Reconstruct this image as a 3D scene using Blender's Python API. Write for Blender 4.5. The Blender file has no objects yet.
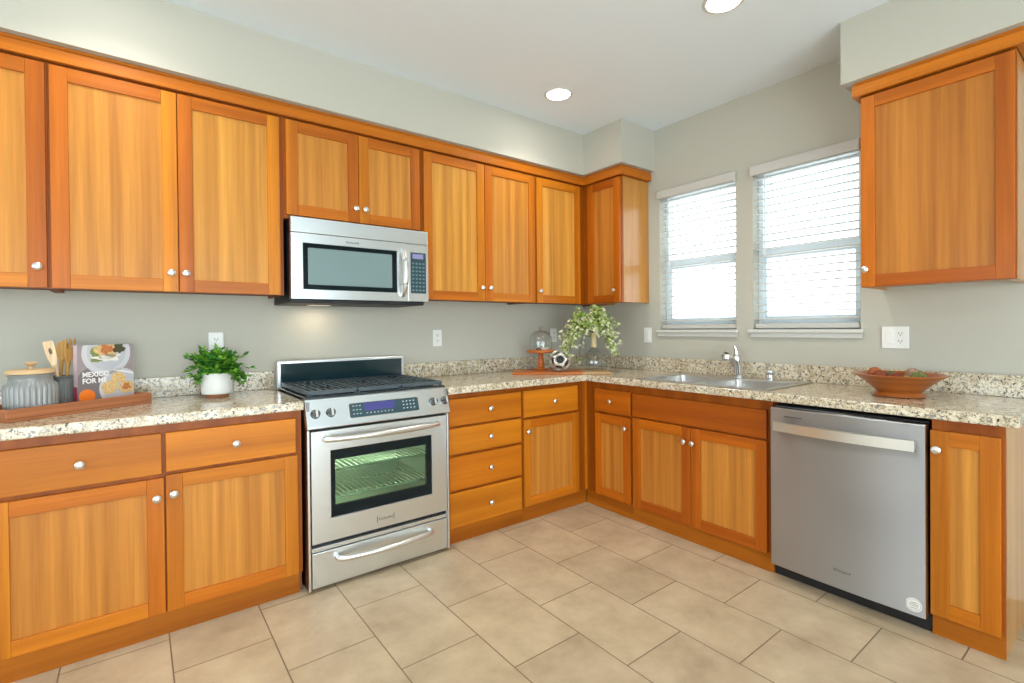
import bpy, bmesh, math, random
from mathutils import Vector, Matrix

PI = math.pi
random.seed(7)
S = bpy.context.scene
COL = S.collection

# ------------------------------------------------------------------ camera, sky, light, exposure
F_PX, CY = 493.4457, 331.4882
CAM = Vector((-3.14245, -3.08045, 1.24818))
YAW, PITCH, ROLL = 0.9199059, -0.0079369, -0.0094527
fw = Vector((math.cos(YAW) * math.cos(PITCH), math.sin(YAW) * math.cos(PITCH), math.sin(PITCH)))
rt = Vector((math.sin(YAW), -math.cos(YAW), 0))
up = rt.cross(fw)
r2 = rt * math.cos(ROLL) + up * math.sin(ROLL)
u2 = -rt * math.sin(ROLL) + up * math.cos(ROLL)
cam_d = bpy.data.cameras.new('camera')
cam = bpy.data.objects.new('camera', cam_d)
COL.objects.link(cam)
M = Matrix.Identity(4)
for i in range(3):
    M[i][0], M[i][1], M[i][2], M[i][3] = r2[i], u2[i], -fw[i], CAM[i]
cam.matrix_world = M
cam_d.sensor_fit = 'HORIZONTAL'
cam_d.sensor_width = 36.0
cam_d.lens = F_PX / 1024 * 36.0
cam_d.shift_y = (CY - 341.5) / 1024
cam_d.clip_start = 0.02
S.camera = cam

world = bpy.data.worlds.new('daylight')
S.world = world
world.use_nodes = True
bg = world.node_tree.nodes['Background']
bg.inputs[0].default_value = (0.83, 0.93, 1.0, 1)
bg.inputs[1].default_value = 4.5


def area(name, loc, rot, sx, sy, power, col=(1, 1, 1), spread=PI):
    l = bpy.data.lights.new(name, 'AREA')
    l.shape = 'RECTANGLE'; l.size = sx; l.size_y = sy
    l.energy = power; l.color = col; l.spread = spread
    o = bpy.data.objects.new(name, l)
    o.location = loc; o.rotation_euler = rot
    COL.objects.link(o)
    return o


# added fill lights standing for daylight at the unseen patio door and side window
area('patio_fill_light', (-3.2, -5.54, 1.12), (PI / 2, 0, 0), 3.7, 2.1, 115, (0.84, 0.94, 1.0))
area('side_fill_light', (-5.94, -2.6, 1.45), (0, -PI / 2, 0), 1.5, 2.3, 26, (0.84, 0.94, 1.0))

vs = S.view_settings
vs.view_transform = 'Standard'
vs.look = 'None'
vs.exposure = -0.15
vs.gamma = 1.0
vs.use_curve_mapping = False

# ------------------------------------------------------------------ materials


def srgb(r, g, b):
    f = lambda c: (c / 255 / 12.92) if c / 255 <= 0.04045 else ((c / 255 + 0.055) / 1.055) ** 2.4
    return (f(r), f(g), f(b), 1)


def mat(name):
    m = bpy.data.materials.new(name)
    m.use_nodes = True
    nt = m.node_tree
    return m, nt, nt.nodes['Principled BSDF']


def plain(name, col, rough=0.5, metal=0.0, coat=0.0, spec=0.5, emit=None, estr=0.0, var=0.0, scale=20):
    m, nt, b = mat(name)
    b.inputs['Base Color'].default_value = col
    b.inputs['Roughness'].default_value = rough
    b.inputs['Metallic'].default_value = metal
    b.inputs['Coat Weight'].default_value = coat
    b.inputs['Specular IOR Level'].default_value = spec
    if emit:
        b.inputs['Emission Color'].default_value = emit
        b.inputs['Emission Strength'].default_value = estr
    if var:
        N = nt.nodes.new
        g = N('ShaderNodeNewGeometry'); n = N('ShaderNodeTexNoise')
        n.inputs['Scale'].default_value = scale; n.inputs['Detail'].default_value = 4
        r = N('ShaderNodeValToRGB')
        c = Vector(col[:3])
        r.color_ramp.elements[0].position = 0.3; r.color_ramp.elements[1].position = 0.7
        r.color_ramp.elements[0].color = (*(c * (1 - var)), 1)
        r.color_ramp.elements[1].color = (*[min(1, x) for x in c * (1 + var)], 1)
        nt.links.new(g.outputs['Position'], n.inputs['Vector'])
        nt.links.new(n.outputs['Fac'], r.inputs['Fac'])
        nt.links.new(r.outputs['Color'], b.inputs['Base Color'])
    return m


def wood(name, col, horizontal=False, band=0.22, rough=0.42, bands=14.0, coat=0.1, fine=0.14):
    """honey wood: long grain plus softer bands from board to board"""
    m, nt, b = mat(name)
    N = nt.nodes.new; L = nt.links.new
    g = N('ShaderNodeNewGeometry'); sep = N('ShaderNodeSeparateXYZ'); L(g.outputs['Position'], sep.inputs[0])
    h = N('ShaderNodeMath'); h.operation = 'ADD'; L(sep.outputs['X'], h.inputs[0]); L(sep.outputs['Y'], h.inputs[1])
    oi = N('ShaderNodeObjectInfo')
    off = N('ShaderNodeMath'); off.operation = 'MULTIPLY'; off.inputs[1].default_value = 37; L(oi.outputs['Random'], off.inputs[0])
    across, along = (sep.outputs['Z'], h.outputs[0]) if horizontal else (h.outputs[0], sep.outputs['Z'])

    def noise(sa, sl, detail):
        a = N('ShaderNodeMath'); a.operation = 'MULTIPLY'; a.inputs[1].default_value = sa; L(across, a.inputs[0])
        l = N('ShaderNodeMath'); l.operation = 'MULTIPLY'; l.inputs[1].default_value = sl; L(along, l.inputs[0])
        c = N('ShaderNodeCombineXYZ'); L(a.outputs[0], c.inputs[0]); L(l.outputs[0], c.inputs[1]); L(off.outputs[0], c.inputs[2])
        n = N('ShaderNodeTexNoise'); n.inputs['Scale'].default_value = 1; n.inputs['Detail'].default_value = detail
        n.inputs['Roughness'].default_value = 0.6
        L(c.outputs[0], n.inputs['Vector'])
        return n
    n1 = noise(110, 3.0, 5)
    n2 = noise(bands, 0.35, 1.5)
    c = Vector(col[:3])
    r = N('ShaderNodeValToRGB')
    r.color_ramp.elements[0].position = 0.33; r.color_ramp.elements[1].position = 0.67
    d = Vector((c.x * (1 - band), c.y * (1 - band * 1.25), c.z * (1 - band * 1.5)))
    u = Vector((c.x * (1 + band * 0.7), c.y * (1 + band), c.z * (1 + band * 1.3)))
    r.color_ramp.elements[0].color = (*d, 1); r.color_ramp.elements[1].color = (*u, 1)
    L(n2.outputs['Fac'], r.inputs['Fac'])
    r1 = N('ShaderNodeValToRGB')
    r1.color_ramp.elements[0].position = 0.3; r1.color_ramp.elements[1].position = 0.7
    r1.color_ramp.elements[0].color = (1 - fine, 1 - fine * 1.2, 1 - fine * 1.4, 1); r1.color_ramp.elements[1].color = (1 + fine * 0.4,) * 3 + (1,)
    L(n1.outputs['Fac'], r1.inputs['Fac'])
    mx = N('ShaderNodeMix'); mx.data_type = 'RGBA'; mx.blend_type = 'MULTIPLY'; mx.inputs[0].default_value = 1
    L(r.outputs['Color'], mx.inputs[6]); L(r1.outputs['Color'], mx.inputs[7])
    L(mx.outputs[2], b.inputs['Base Color'])
    b.inputs['Roughness'].default_value = rough
    b.inputs['Coat Weight'].default_value = coat
    b.inputs['Coat Roughness'].default_value = 0.2
    b.inputs['Specular IOR Level'].default_value = 0.25
    return m


def granite(name):
    m, nt, b = mat(name)
    N = nt.nodes.new; L = nt.links.new
    g = N('ShaderNodeNewGeometry')

    def noise(s, d, rr=0.6):
        n = N('ShaderNodeTexNoise'); n.inputs['Scale'].default_value = s; n.inputs['Detail'].default_value = d
        n.inputs['Roughness'].default_value = rr; n.inputs['Distortion'].default_value = 0.6
        L(g.outputs['Position'], n.inputs['Vector']); return n

    def mask(src, lo, hi):
        r = N('ShaderNodeMapRange'); r.inputs[1].default_value = lo; r.inputs[2].default_value = hi
        L(src, r.inputs[0]); return r.outputs[0]

    def over(a, fac, col):
        x = N('ShaderNodeMix'); x.data_type = 'RGBA'
        L(fac, x.inputs[0])
        if isinstance(a, tuple): x.inputs[6].default_value = a
        else: L(a, x.inputs[6])
        x.inputs[7].default_value = col
        return x.outputs[2]
    c = over(srgb(226, 215, 192), mask(noise(22, 3).outputs['Fac'], 0.40, 0.62), srgb(196, 180, 150))
    c = over(c, mask(noise(70, 3).outputs['Fac'], 0.55, 0.63), srgb(166, 142, 108))
    c = over(c, mask(noise(54, 4, .7).outputs['Fac'], 0.545, 0.61), srgb(132, 128, 120))
    c = over(c, mask(noise(78, 3, .7).outputs['Fac'], 0.575, 0.62), srgb(64, 55, 48))
    c = over(c, mask(noise(110, 2).outputs['Fac'], 0.64, 0.68), srgb(234, 228, 214))
    L(c, b.inputs['Base Color'])
    b.inputs['Roughness'].default_value = 0.12
    b.inputs['Specular IOR Level'].default_value = 0.5
    return m


def steel(name, col=(0.60, 0.60, 0.60), rough=0.27, axis='Z', streak=0.06):
    m, nt, b = mat(name)
    N = nt.nodes.new; L = nt.links.new
    g = N('ShaderNodeNewGeometry'); mp = N('ShaderNodeMapping')
    sc = {'Z': (300, 300, 3), 'X': (3, 300, 300), 'Y': (300, 3, 300)}[axis]
    mp.inputs['Scale'].default_value = sc
    n = N('ShaderNodeTexNoise'); n.inputs['Scale'].default_value = 1; n.inputs['Detail'].default_value = 3
    L(g.outputs['Position'], mp.inputs[0]); L(mp.outputs[0], n.inputs['Vector'])
    r = N('ShaderNodeMapRange'); r.inputs[3].default_value = rough - streak; r.inputs[4].default_value = rough + streak
    L(n.outputs['Fac'], r.inputs[0]); L(r.outputs[0], b.inputs['Roughness'])
    b.inputs['Base Color'].default_value = (*col, 1)
    b.inputs['Metallic'].default_value = 1
    if axis == 'Z':
        tg = N('ShaderNodeTangent'); tg.direction_type = 'RADIAL'; tg.axis = 'Z'
        b.inputs['Anisotropic'].default_value = .97; b.inputs['Anisotropic Rotation'].default_value = .25; L(tg.outputs[0], b.inputs['Tangent'])
    return m


def thin_glass(name, tint=(1, 1, 1), gloss=1.0):
    """clear pane: mostly see-through, mirror-like at grazing angles"""
    m = bpy.data.materials.new(name); m.use_nodes = True
    nt = m.node_tree; nt.nodes.clear(); N = nt.nodes.new; L = nt.links.new
    out = N('ShaderNodeOutputMaterial'); t = N('ShaderNodeBsdfTransparent'); gl = N('ShaderNodeBsdfGlossy')
    gl.inputs['Roughness'].default_value = 0.03
    t.inputs[0].default_value = (*tint, 1)
    fr = N('ShaderNodeLayerWeight'); fr.inputs[0].default_value = .5
    pw = N('ShaderNodeMath'); pw.operation = 'POWER'; pw.inputs[1].default_value = 3.5; L(fr.outputs['Facing'], pw.inputs[0])
    mm = N('ShaderNodeMath'); mm.operation = 'MULTIPLY_ADD'; mm.inputs[1].default_value = gloss * .7; mm.inputs[2].default_value = gloss * .045; mm.use_clamp = True; L(pw.outputs[0], mm.inputs[0])
    mx = N('ShaderNodeMixShader'); L(mm.outputs[0], mx.inputs[0]); L(t.outputs[0], mx.inputs[1]); L(gl.outputs[0], mx.inputs[2])
    L(mx.outputs[0], out.inputs[0])
    return m


def translucent(name, col, fac=0.5):
    m = bpy.data.materials.new(name); m.use_nodes = True
    nt = m.node_tree; nt.nodes.clear(); N = nt.nodes.new; L = nt.links.new
    out = N('ShaderNodeOutputMaterial'); d = N('ShaderNodeBsdfDiffuse'); t = N('ShaderNodeBsdfTranslucent')
    d.inputs[0].default_value = col; t.inputs[0].default_value = col
    mx = N('ShaderNodeMixShader'); mx.inputs[0].default_value = fac
    L(d.outputs[0], mx.inputs[1]); L(t.outputs[0], mx.inputs[2]); L(mx.outputs[0], out.inputs[0])
    return m


def wall_paint(name, col, bump=0.05):
    m, nt, b = mat(name)
    N = nt.nodes.new; L = nt.links.new
    g = N('ShaderNodeNewGeometry'); n = N('ShaderNodeTexNoise'); n.inputs['Scale'].default_value = 90; n.inputs['Detail'].default_value = 3
    L(g.outputs['Position'], n.inputs['Vector'])
    bp = N('ShaderNodeBump'); bp.inputs['Strength'].default_value = bump; bp.inputs['Distance'].default_value = 0.002
    L(n.outputs['Fac'], bp.inputs['Height']); L(bp.outputs[0], b.inputs['Normal'])
    b.inputs['Base Color'].default_value = col; b.inputs['Roughness'].default_value = 0.75
    b.inputs['Specular IOR Level'].default_value = 0.25
    return m


def tile_floor(name):
    m, nt, b = mat(name)
    N = nt.nodes.new; L = nt.links.new
    g = N('ShaderNodeNewGeometry'); sep = N('ShaderNodeSeparateXYZ'); L(g.outputs['Position'], sep.inputs[0])
    # columns .3325 wide across x, tiles .4955 long in y, every other column offset by half a tile
    cx = N('ShaderNodeMath'); cx.operation = 'ADD'; cx.inputs[1].default_value = 1.387 + 0.3325 * 40; L(sep.outputs['X'], cx.inputs[0])
    cy = N('ShaderNodeMath'); cy.operation = 'ADD'; cy.inputs[1].default_value = 1.398 + 0.4955 * 40; L(sep.outputs['Y'], cy.inputs[0])
    c = N('ShaderNodeCombineXYZ'); L(cy.outputs[0], c.inputs[0]); L(cx.outputs[0], c.inputs[1])
    br = N('ShaderNodeTexBrick'); br.offset = 0.5; br.offset_frequency = 2; br.squash = 1
    br.inputs['Scale'].default_value = 1; br.inputs['Brick Width'].default_value = 0.4955; br.inputs['Row Height'].default_value = 0.3325
    br.inputs['Mortar Size'].default_value = 0.0026; br.inputs['Mortar Smooth'].default_value = 0.1; br.inputs['Bias'].default_value = 0
    br.inputs['Color1'].default_value = (0.46, 0.46, 0.46, 1); br.inputs['Color2'].default_value = (0.54, 0.54, 0.54, 1)
    br.inputs['Mortar'].default_value = (0.5, 0.5, 0.5, 1)
    L(c.outputs[0], br.inputs['Vector'])
    n = N('ShaderNodeTexNoise'); n.inputs['Scale'].default_value = 5; n.inputs['Detail'].default_value = 8; n.inputs['Roughness'].default_value = 0.62
    L(g.outputs['Position'], n.inputs['Vector'])
    r = N('ShaderNodeValToRGB')
    r.color_ramp.elements[0].position = 0.3; r.color_ramp.elements[1].position = 0.72
    r.color_ramp.elements[0].color = srgb(*TILE[0]); r.color_ramp.elements[1].color = srgb(*TILE[1])
    L(n.outputs['Fac'], r.inputs['Fac'])
    mul = N('ShaderNodeMix'); mul.data_type = 'RGBA'; mul.blend_type = 'OVERLAY'; mul.inputs[0].default_value = 0.8
    L(r.outputs['Color'], mul.inputs[6]); L(br.outputs['Color'], mul.inputs[7])
    mx = N('ShaderNodeMix'); mx.data_type = 'RGBA'; L(br.outputs['Fac'], mx.inputs[0]); L(mul.outputs[2], mx.inputs[6])
    mx.inputs[7].default_value = srgb(*TILE[2])
    L(mx.outputs[2], b.inputs['Base Color'])
    inv = N('ShaderNodeMath'); inv.operation = 'SUBTRACT'; inv.inputs[0].default_value = 1; L(br.outputs['Fac'], inv.inputs[1])
    bp = N('ShaderNodeBump'); bp.inputs['Strength'].default_value = 0.5; bp.inputs['Distance'].default_value = 0.002
    L(inv.outputs[0], bp.inputs['Height']); L(bp.outputs[0], b.inputs['Normal'])
    b.inputs['Roughness'].default_value = 0.42
    b.inputs['Specular IOR Level'].default_value = 0.35
    return m


TILE = ((171, 150, 122), (205, 184, 154), (124, 106, 84))
FR = (0.53, 0.153, 0.006)
PN = (0.585, 0.245, 0.038)


def tone(c, k, red=0.0):
    return (c[0] * k, c[1] * k * (1 - red), c[2] * k * (1 - red * 1.5), 1)


W = {
    'fv': [wood('cherry_stile_%s' % n, tone(FR, k, r)) for n, k, r in (('honey', 1.0, 0), ('amber', 1.06, -.08), ('russet', .88, .14), ('gold', 1.1, -.12))],
    'fh': [wood('cherry_rail_%s' % n, tone(FR, k, r), True) for n, k, r in (('honey', 1.0, 0), ('amber', 1.06, -.06), ('russet', .92, .1))],
    'pv': [wood('cherry_panel_%s' % n, tone(PN, k, r), band=.2, bands=24) for n, k, r in (('honey', 1.0, 0), ('pale', 1.07, -.06), ('amber', .95, .05))],
    'dr': [wood('cherry_drawer_%s' % n, tone(FR, k, r), True, bands=10) for n, k, r in (('honey', 1.06, -.05), ('russet', .98, .03), ('amber', 1.08, -.1))],
}
W_FRAME = wood('cherry_face_frame_shaded', tone(FR, .62, .2))  # darkened and reddened for the shade between and behind the doors
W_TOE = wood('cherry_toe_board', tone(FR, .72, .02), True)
W_CROWN = wood('cherry_crown', tone(FR, 1.06, .02), True)
W_SIDE = wood('cherry_side_panel', tone(PN, .98, -.02), band=.12, coat=1.0)
W_BOX = plain('cabinet_box', srgb(128, 72, 34), .6)
W_TRAY = wood('tray_wood', srgb(176, 112, 74), True, bands=30, rough=.5, coat=0)
W_WALNUT = wood('board_wood', srgb(196, 108, 44), True, bands=40, rough=.4, coat=.1)
W_GLARE = wood('board_glare_wood', srgb(190, 150, 104), True, bands=40, rough=.4)
W_BOWL = wood('bowl_wood', srgb(164, 90, 34), True, bands=60, rough=.3, coat=.4)
W_SPOON = wood('spoon_wood', srgb(186, 140, 76), bands=60, rough=.55, coat=0)
W_SPATULA = wood('spatula_wood', srgb(226, 196, 158), bands=60, rough=.55, coat=0)
W_LID = wood('lid_wood', srgb(218, 184, 140), True, bands=50, rough=.5, coat=0)
M_WALL = wall_paint('greige_wall_paint', srgb(189, 186, 173))
M_CEIL = wall_paint('ceiling_paint', srgb(228, 237, 242))
M_TRIM = plain('white_trim', srgb(208, 207, 200), .45)
M_FLOOR = tile_floor('floor_tile')
M_GRAN = granite('speckled_granite')
M_STEEL = steel('brushed_steel_vertical', (.50, .50, .51), .50, 'Z', .006)
M_STEELX = steel('brushed_steel_across', (.76, .80, .82), .28, 'X', .012)
M_SATIN = plain('satin_nickel', (.78, .77, .74, 1), .3, 1)
M_DKCHROME = plain('dark_chrome', (.16, .165, .17, 1), .18, 1)
M_VAL = plain('blind_valance_backlit', srgb(198, 196, 189), .5)  # white blind parts, greyed because they hang backlit
M_CHROME = plain('chrome', (.75, .76, .77, 1), .08, 1)
M_SINK = steel('sink_steel', (.58, .57, .55), .34, 'Y')
M_BLACK = plain('black_gap', (.008, .008, .01, 1), .5)
M_BLACKGL = plain('black_glass', (.004, .010, .013, 1), .12, spec=.3)
M_TEALGL = plain('teal_black_glass', (.006, .026, .034, 1), .08, coat=.2)
M_ENAMEL = plain('black_enamel', (.018, .026, .032, 1), .18, coat=.3)
M_IRON = plain('cast_iron_grate', (.055, .078, .092, 1), .42)
M_MESH = plain('mesh_glass_room_reflection', (.20, .285, .29, 1), .1, coat=.8)  # blue-grey carries the bright room reflected in the microwave window
M_DISP = plain('display_glass', (.02, .055, .07, 1), .08, coat=.6)
M_LCD = plain('violet_lcd', (.05, .05, .20, 1), .2, emit=(.10, .09, .42, 1), estr=.10)
M_LCD2 = plain('pale_lcd', (.22, .22, .4, 1), .2, emit=(.4, .4, .75, 1), estr=.15)
M_KEY = plain('button_print', (.45, .52, .55, 1), .5)
M_KEYD = plain('dark_print', (.09, .095, .1, 1), .5)
M_PLASTIC = plain('white_plastic', srgb(236, 235, 230), .35)
M_SLOT = plain('outlet_slot', (.03, .03, .03, 1), .6)
M_LAMP = plain('lamp_lens', (1, 1, 1, 1), .5, emit=(1, .97, .92, 1), estr=40)
M_OVEN = plain('oven_cavity', (.30, .33, .29, 1), .35)
M_OVGLASS = thin_glass('green_oven_glass', (.74, .92, .80), 1.6)
M_GLASS = thin_glass('clear_glass', (.93, .95, .95), 1.8)
M_PANE = thin_glass('window_glass', (.95, .98, .98), .6)
M_SLAT = translucent('blind_slat', (.90, .90, .89, 1), .4)
M_VINYL = plain('white_vinyl', srgb(225, 232, 236), .4)
M_CERAM = plain('grey_blue_ceramic', srgb(138, 139, 137), .3, coat=.4, var=.08, scale=8)
M_CROCK = plain('dark_grey_ceramic', srgb(96, 100, 98), .4)
M_POT = plain('white_pot', srgb(232, 230, 226), .4)
M_TERRA = plain('tan_wood_base', srgb(158, 96, 60), .6)
M_SOIL = plain('soil', (.03, .02, .012, 1), .9)
M_LEAF = [translucent('leaf_%d' % i, srgb(*c), .25) for i, c in enumerate(((92, 150, 48), (128, 184, 68), (58, 118, 42), (72, 146, 74)))]
M_BLOOM = [translucent('blossom_%d' % i, srgb(*c), .3) for i, c in enumerate(((150, 178, 86), (196, 208, 130), (224, 226, 190), (104, 146, 62)))]
M_STEM = plain('stem', srgb(96, 84, 48), .7)
M_CORK = plain('cork', srgb(206, 184, 142), .8, var=.12, scale=120)


# ------------------------------------------------------------------ mesh helpers
class MB:
    def __init__(s):
        s.v, s.f, s.m, s.sm = [], [], [], []

    def add(s, vs, fs, mi=0, smooth=False, T=None):
        n = len(s.v)
        s.v += [Vector(T(*v)) if T else Vector(v) for v in vs]
        for f in fs:
            s.f.append([n + i for i in f]); s.m.append(mi); s.sm.append(smooth)
        return s

    def box(s, x0, x1, y0, y1, z0, z1, mi=0, T=None):
        v = [(x, y, z) for z in (z0, z1) for y in (y0, y1) for x in (x0, x1)]
        return s.add(v, [(0, 2, 3, 1), (4, 5, 7, 6), (0, 1, 5, 4), (2, 6, 7, 3), (0, 4, 6, 2), (1, 3, 7, 5)], mi, False, T)

    def lathe(s, prof, o, axis=(0, 0, 1), seg=32, mi=0, T=None, caps=True, flute=None):
        ax = Vector(axis).normalized()
        a = Vector((1, 0, 0)) if abs(ax.x) < .9 else Vector((0, 1, 0))
        e1 = (a - ax * a.dot(ax)).normalized(); e2 = ax.cross(e1)
        o = Vector(o); vs, fs = [], []
        for k, (r, h) in enumerate(prof):
            for i in range(seg):
                t = 2 * PI * i / seg
                rr = r * (flute(t, k) if flute else 1)
                vs.append(o + ax * h + e1 * (rr * math.cos(t)) + e2 * (rr * math.sin(t)))
        for k in range(len(prof) - 1):
            for i in range(seg):
                j = (i + 1) % seg
                fs.append((k * seg + i, k * seg + j, (k + 1) * seg + j, (k + 1) * seg + i))
        if caps:
            if prof[0][0] > 1e-5: fs.append(tuple(reversed(range(seg))))
            if prof[-1][0] > 1e-5: fs.append(tuple((len(prof) - 1) * seg + i for i in range(seg)))
        return s.add(vs, fs, mi, True, T)

    def tube(s, pts, r, seg=10, mi=0, T=None, flat=1.0, upv=(0, 0, 1)):
        pts = [Vector(T(*p)) if T else Vector(p) for p in pts]
        rs = r if isinstance(r, (list, tuple)) else [r] * len(pts)
        vs, fs = [], []
        for k, p in enumerate(pts):
            d = (pts[min(k + 1, len(pts) - 1)] - pts[max(k - 1, 0)]).normalized()
            u = Vector(upv)
            if abs(d.dot(u)) > .95: u = Vector((1, 0, 0))
            e1 = d.cross(u).normalized(); e2 = e1.cross(d)
            for i in range(seg):
                t = 2 * PI * i / seg
                vs.append(p + e1 * (rs[k] * math.cos(t)) + e2 * (rs[k] * flat * math.sin(t)))
        for k in range(len(pts) - 1):
            for i in range(seg):
                j = (i + 1) % seg
                fs.append((k * seg + i, k * seg + j, (k + 1) * seg + j, (k + 1) * seg + i))
        fs.append(tuple(reversed(range(seg)))); fs.append(tuple((len(pts) - 1) * seg + i for i in range(seg)))
        return s.add(vs, fs, mi, True)

    def prism(s, poly, z0, z1, mi=0, T=None, smooth=False):
        n = len(poly)
        vs = [(a, b, z0) for a, b in poly] + [(a, b, z1) for a, b in poly]
        fs = [tuple(reversed(range(n))), tuple(range(n, 2 * n))]
        fs += [(i, (i + 1) % n, n + (i + 1) % n, n + i) for i in range(n)]
        return s.add(vs, fs, mi, smooth, T)

    def ball(s, o, r, mi=0, seg=20, rings=12, sq=(1, 1, 1)):
        vs, fs = [Vector((0, 0, -r))], []
        for k in range(1, rings):
            p = PI * k / rings - PI / 2
            for i in range(seg):
                t = 2 * PI * i / seg
                vs.append(Vector((r * math.cos(p) * math.cos(t), r * math.cos(p) * math.sin(t), r * math.sin(p))))
        vs.append(Vector((0, 0, r)))
        for i in range(seg):
            j = (i + 1) % seg
            fs.append((0, 1 + j, 1 + i)); fs.append((len(vs) - 1, 1 + (rings - 2) * seg + i, 1 + (rings - 2) * seg + j))
            for k in range(rings - 2):
                fs.append((1 + k * seg + i, 1 + k * seg + j, 1 + (k + 1) * seg + j, 1 + (k + 1) * seg + i))
        o = Vector(o)
        return s.add([o + Vector((v.x * sq[0], v.y * sq[1], v.z * sq[2])) for v in vs], fs, mi, True)


def wloc(o):
    p = Vector(o.location)
    while o.parent: o = o.parent; p += Vector(o.location)
    return p


def obj(name, mb, mats, parent=None, origin=None, bev=0, seg=2, sharp=35, recalc=True):
    """link mb as ONE mesh object; geometry is given in world space"""
    if not isinstance(mats, (list, tuple)): mats = [mats]
    org = Vector(origin) if origin is not None else (wloc(parent) if parent else Vector((0, 0, 0)))
    me = bpy.data.meshes.new(name)
    me.from_pydata([tuple(v - org) for v in mb.v], [], mb.f)
    for m in mats: me.materials.append(m)
    me.polygons.foreach_set('material_index', mb.m)
    me.polygons.foreach_set('use_smooth', mb.sm)
    if recalc:
        b = bmesh.new(); b.from_mesh(me)
        bmesh.ops.recalc_face_normals(b, faces=b.faces)
        b.to_mesh(me); b.free()
    if any(mb.sm): me.set_sharp_from_angle(angle=math.radians(sharp))
    me.update()
    o = bpy.data.objects.new(name, me)
    COL.objects.link(o)
    if parent:
        o.parent = parent; o.location = org - wloc(parent)
    else:
        o.location = org
    if bev:
        bm_ = o.modifiers.new('soft_edges', 'BEVEL'); bm_.width = bev; bm_.segments = seg
        bm_.limit_method = 'ANGLE'; bm_.angle_limit = math.radians(50); bm_.harden_normals = False
    return o


def tag(o, label, cat, group=None):
    o['label'] = label; o['category'] = cat
    if group: o['group'] = group
    return o


def thing(name, loc, label, cat, group=None):
    o = bpy.data.objects.new(name, None)
    o.empty_display_size = .1
    o.location = loc; COL.objects.link(o)
    return tag(o, label, cat, group)


def struct(name, mb, m, parent=None, bev=0):
    o = obj(name, mb, m, parent, bev=bev)
    if not parent: o['kind'] = 'structure'
    return o


def text_mesh(body, size, T, mi=0, name='lettering', m=None, parent=None, depth=.0006, align='LEFT', bold=0.0):
    """letters in the (u, z) plane of T(u, d, z) as one mesh"""
    cu = bpy.data.curves.new('lettering_outline', 'FONT')
    cu.body = body; cu.size = size; cu.extrude = depth; cu.align_x = align; cu.offset = bold
    cu.resolution_u = 3
    t = bpy.data.objects.new('lettering_outline', cu); COL.objects.link(t)
    bpy.context.view_layer.update()
    dg = bpy.context.evaluated_depsgraph_get()
    me = t.evaluated_get(dg).to_mesh()
    mb = MB()
    mb.add([(v.co.x, v.co.z, v.co.y) for v in me.vertices], [tuple(p.vertices) for p in me.polygons], mi, False, T)
    t.evaluated_get(dg).to_mesh_clear()
    bpy.data.objects.remove(t); bpy.data.curves.remove(cu)
    if not mb.v: return None
    return obj(name, mb, m, parent)


# wall frames: u runs along the wall, d out of the wall into the room, z up
TA = lambda u, d, z: (u, -d, z)          # back wall (range); u = world x
TB = lambda u, d, z: (-d, -u, z)         # right wall (sink); u = -world y

# ------------------------------------------------------------------ the room
ZC = 2.73
XL, YF = -6.0, -5.6
struct('floor', MB().box(XL, .15, YF, .15, -.1, 0), M_FLOOR)
struct('ceiling', MB().box(XL, .15, YF, .15, ZC, ZC + .1), M_CEIL)
struct('wall_back', MB().box(XL, .15, 0, .15, 0, ZC), M_WALL)
WIN = [(.800, 1.392), (1.503, 2.092)]    # openings in the right wall, u ranges
WZ0, WZ1 = 1.222, 2.245
mb = MB()
mb.box(0, .15, YF, 0, 0, WZ0); mb.box(0, .15, YF, 0, WZ1, ZC)
for a, b in ((0, WIN[0][0]), (WIN[0][1], WIN[1][0]), (WIN[1][1], -YF)):
    mb.box(0, .15, -b, -a, WZ0, WZ1)
struct('wall_right', mb, M_WALL)
mb = MB()                                # left wall with an unseen window, added to bring light in
mb.box(XL - .15, XL, YF, .15, 0, .7); mb.box(XL - .15, XL, YF, .15, 2.2, ZC)
mb.box(XL - .15, XL, YF, -3.8, .7, 2.2); mb.box(XL - .15, XL, -1.4, .15, .7, 2.2)
struct('wall_left', mb, M_WALL)
mb = MB()                                # wall behind the camera; its unseen patio door is added for light
mb.box(XL, .15, YF - .15, YF, 2.2, ZC); mb.box(XL, -5.1, YF - .15, YF, 0, 2.2); mb.box(-1.3, .15, YF - .15, YF, 0, 2.2)
struct('wall_front', mb, M_WALL)


def framed(name, T, u0, u1, z0, z1, d, w, bars, glass_name='glass'):
    mb = MB()
    mb.box(u0, u0 + w, d - .03, d + .03, z0, z1, T=T); mb.box(u1 - w, u1, d - .03, d + .03, z0, z1, T=T)
    mb.box(u0 + w, u1 - w, d - .03, d + .03, z0, z0 + w, T=T); mb.box(u0 + w, u1 - w, d - .03, d + .03, z1 - w, z1, T=T)
    for b in bars: mb.box(*b, T=T)
    o = struct(name, mb, M_VINYL)
    g = MB().box(u0 + w * .8, u1 - w * .8, d - .004, d + .004, z0 + w * .8, z1 - w * .8, T=T)
    obj(glass_name, g, M_PANE, o)
    return o


framed('door_1', lambda u, d, z: (u, YF - d, z), -5.1, -1.3, 0.0, 2.2, .09, .07, [(-3.26, -3.14, .05, .13, .07, 2.13)])  # patio door out of view, added as a light opening
framed('window_3', lambda u, d, z: (XL - d, u, z), -3.8, -1.4, .7, 2.2, .09, .06, [(-2.63, -2.57, .06, .12, .76, 2.14)])  # side window out of view, added as a light opening
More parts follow.
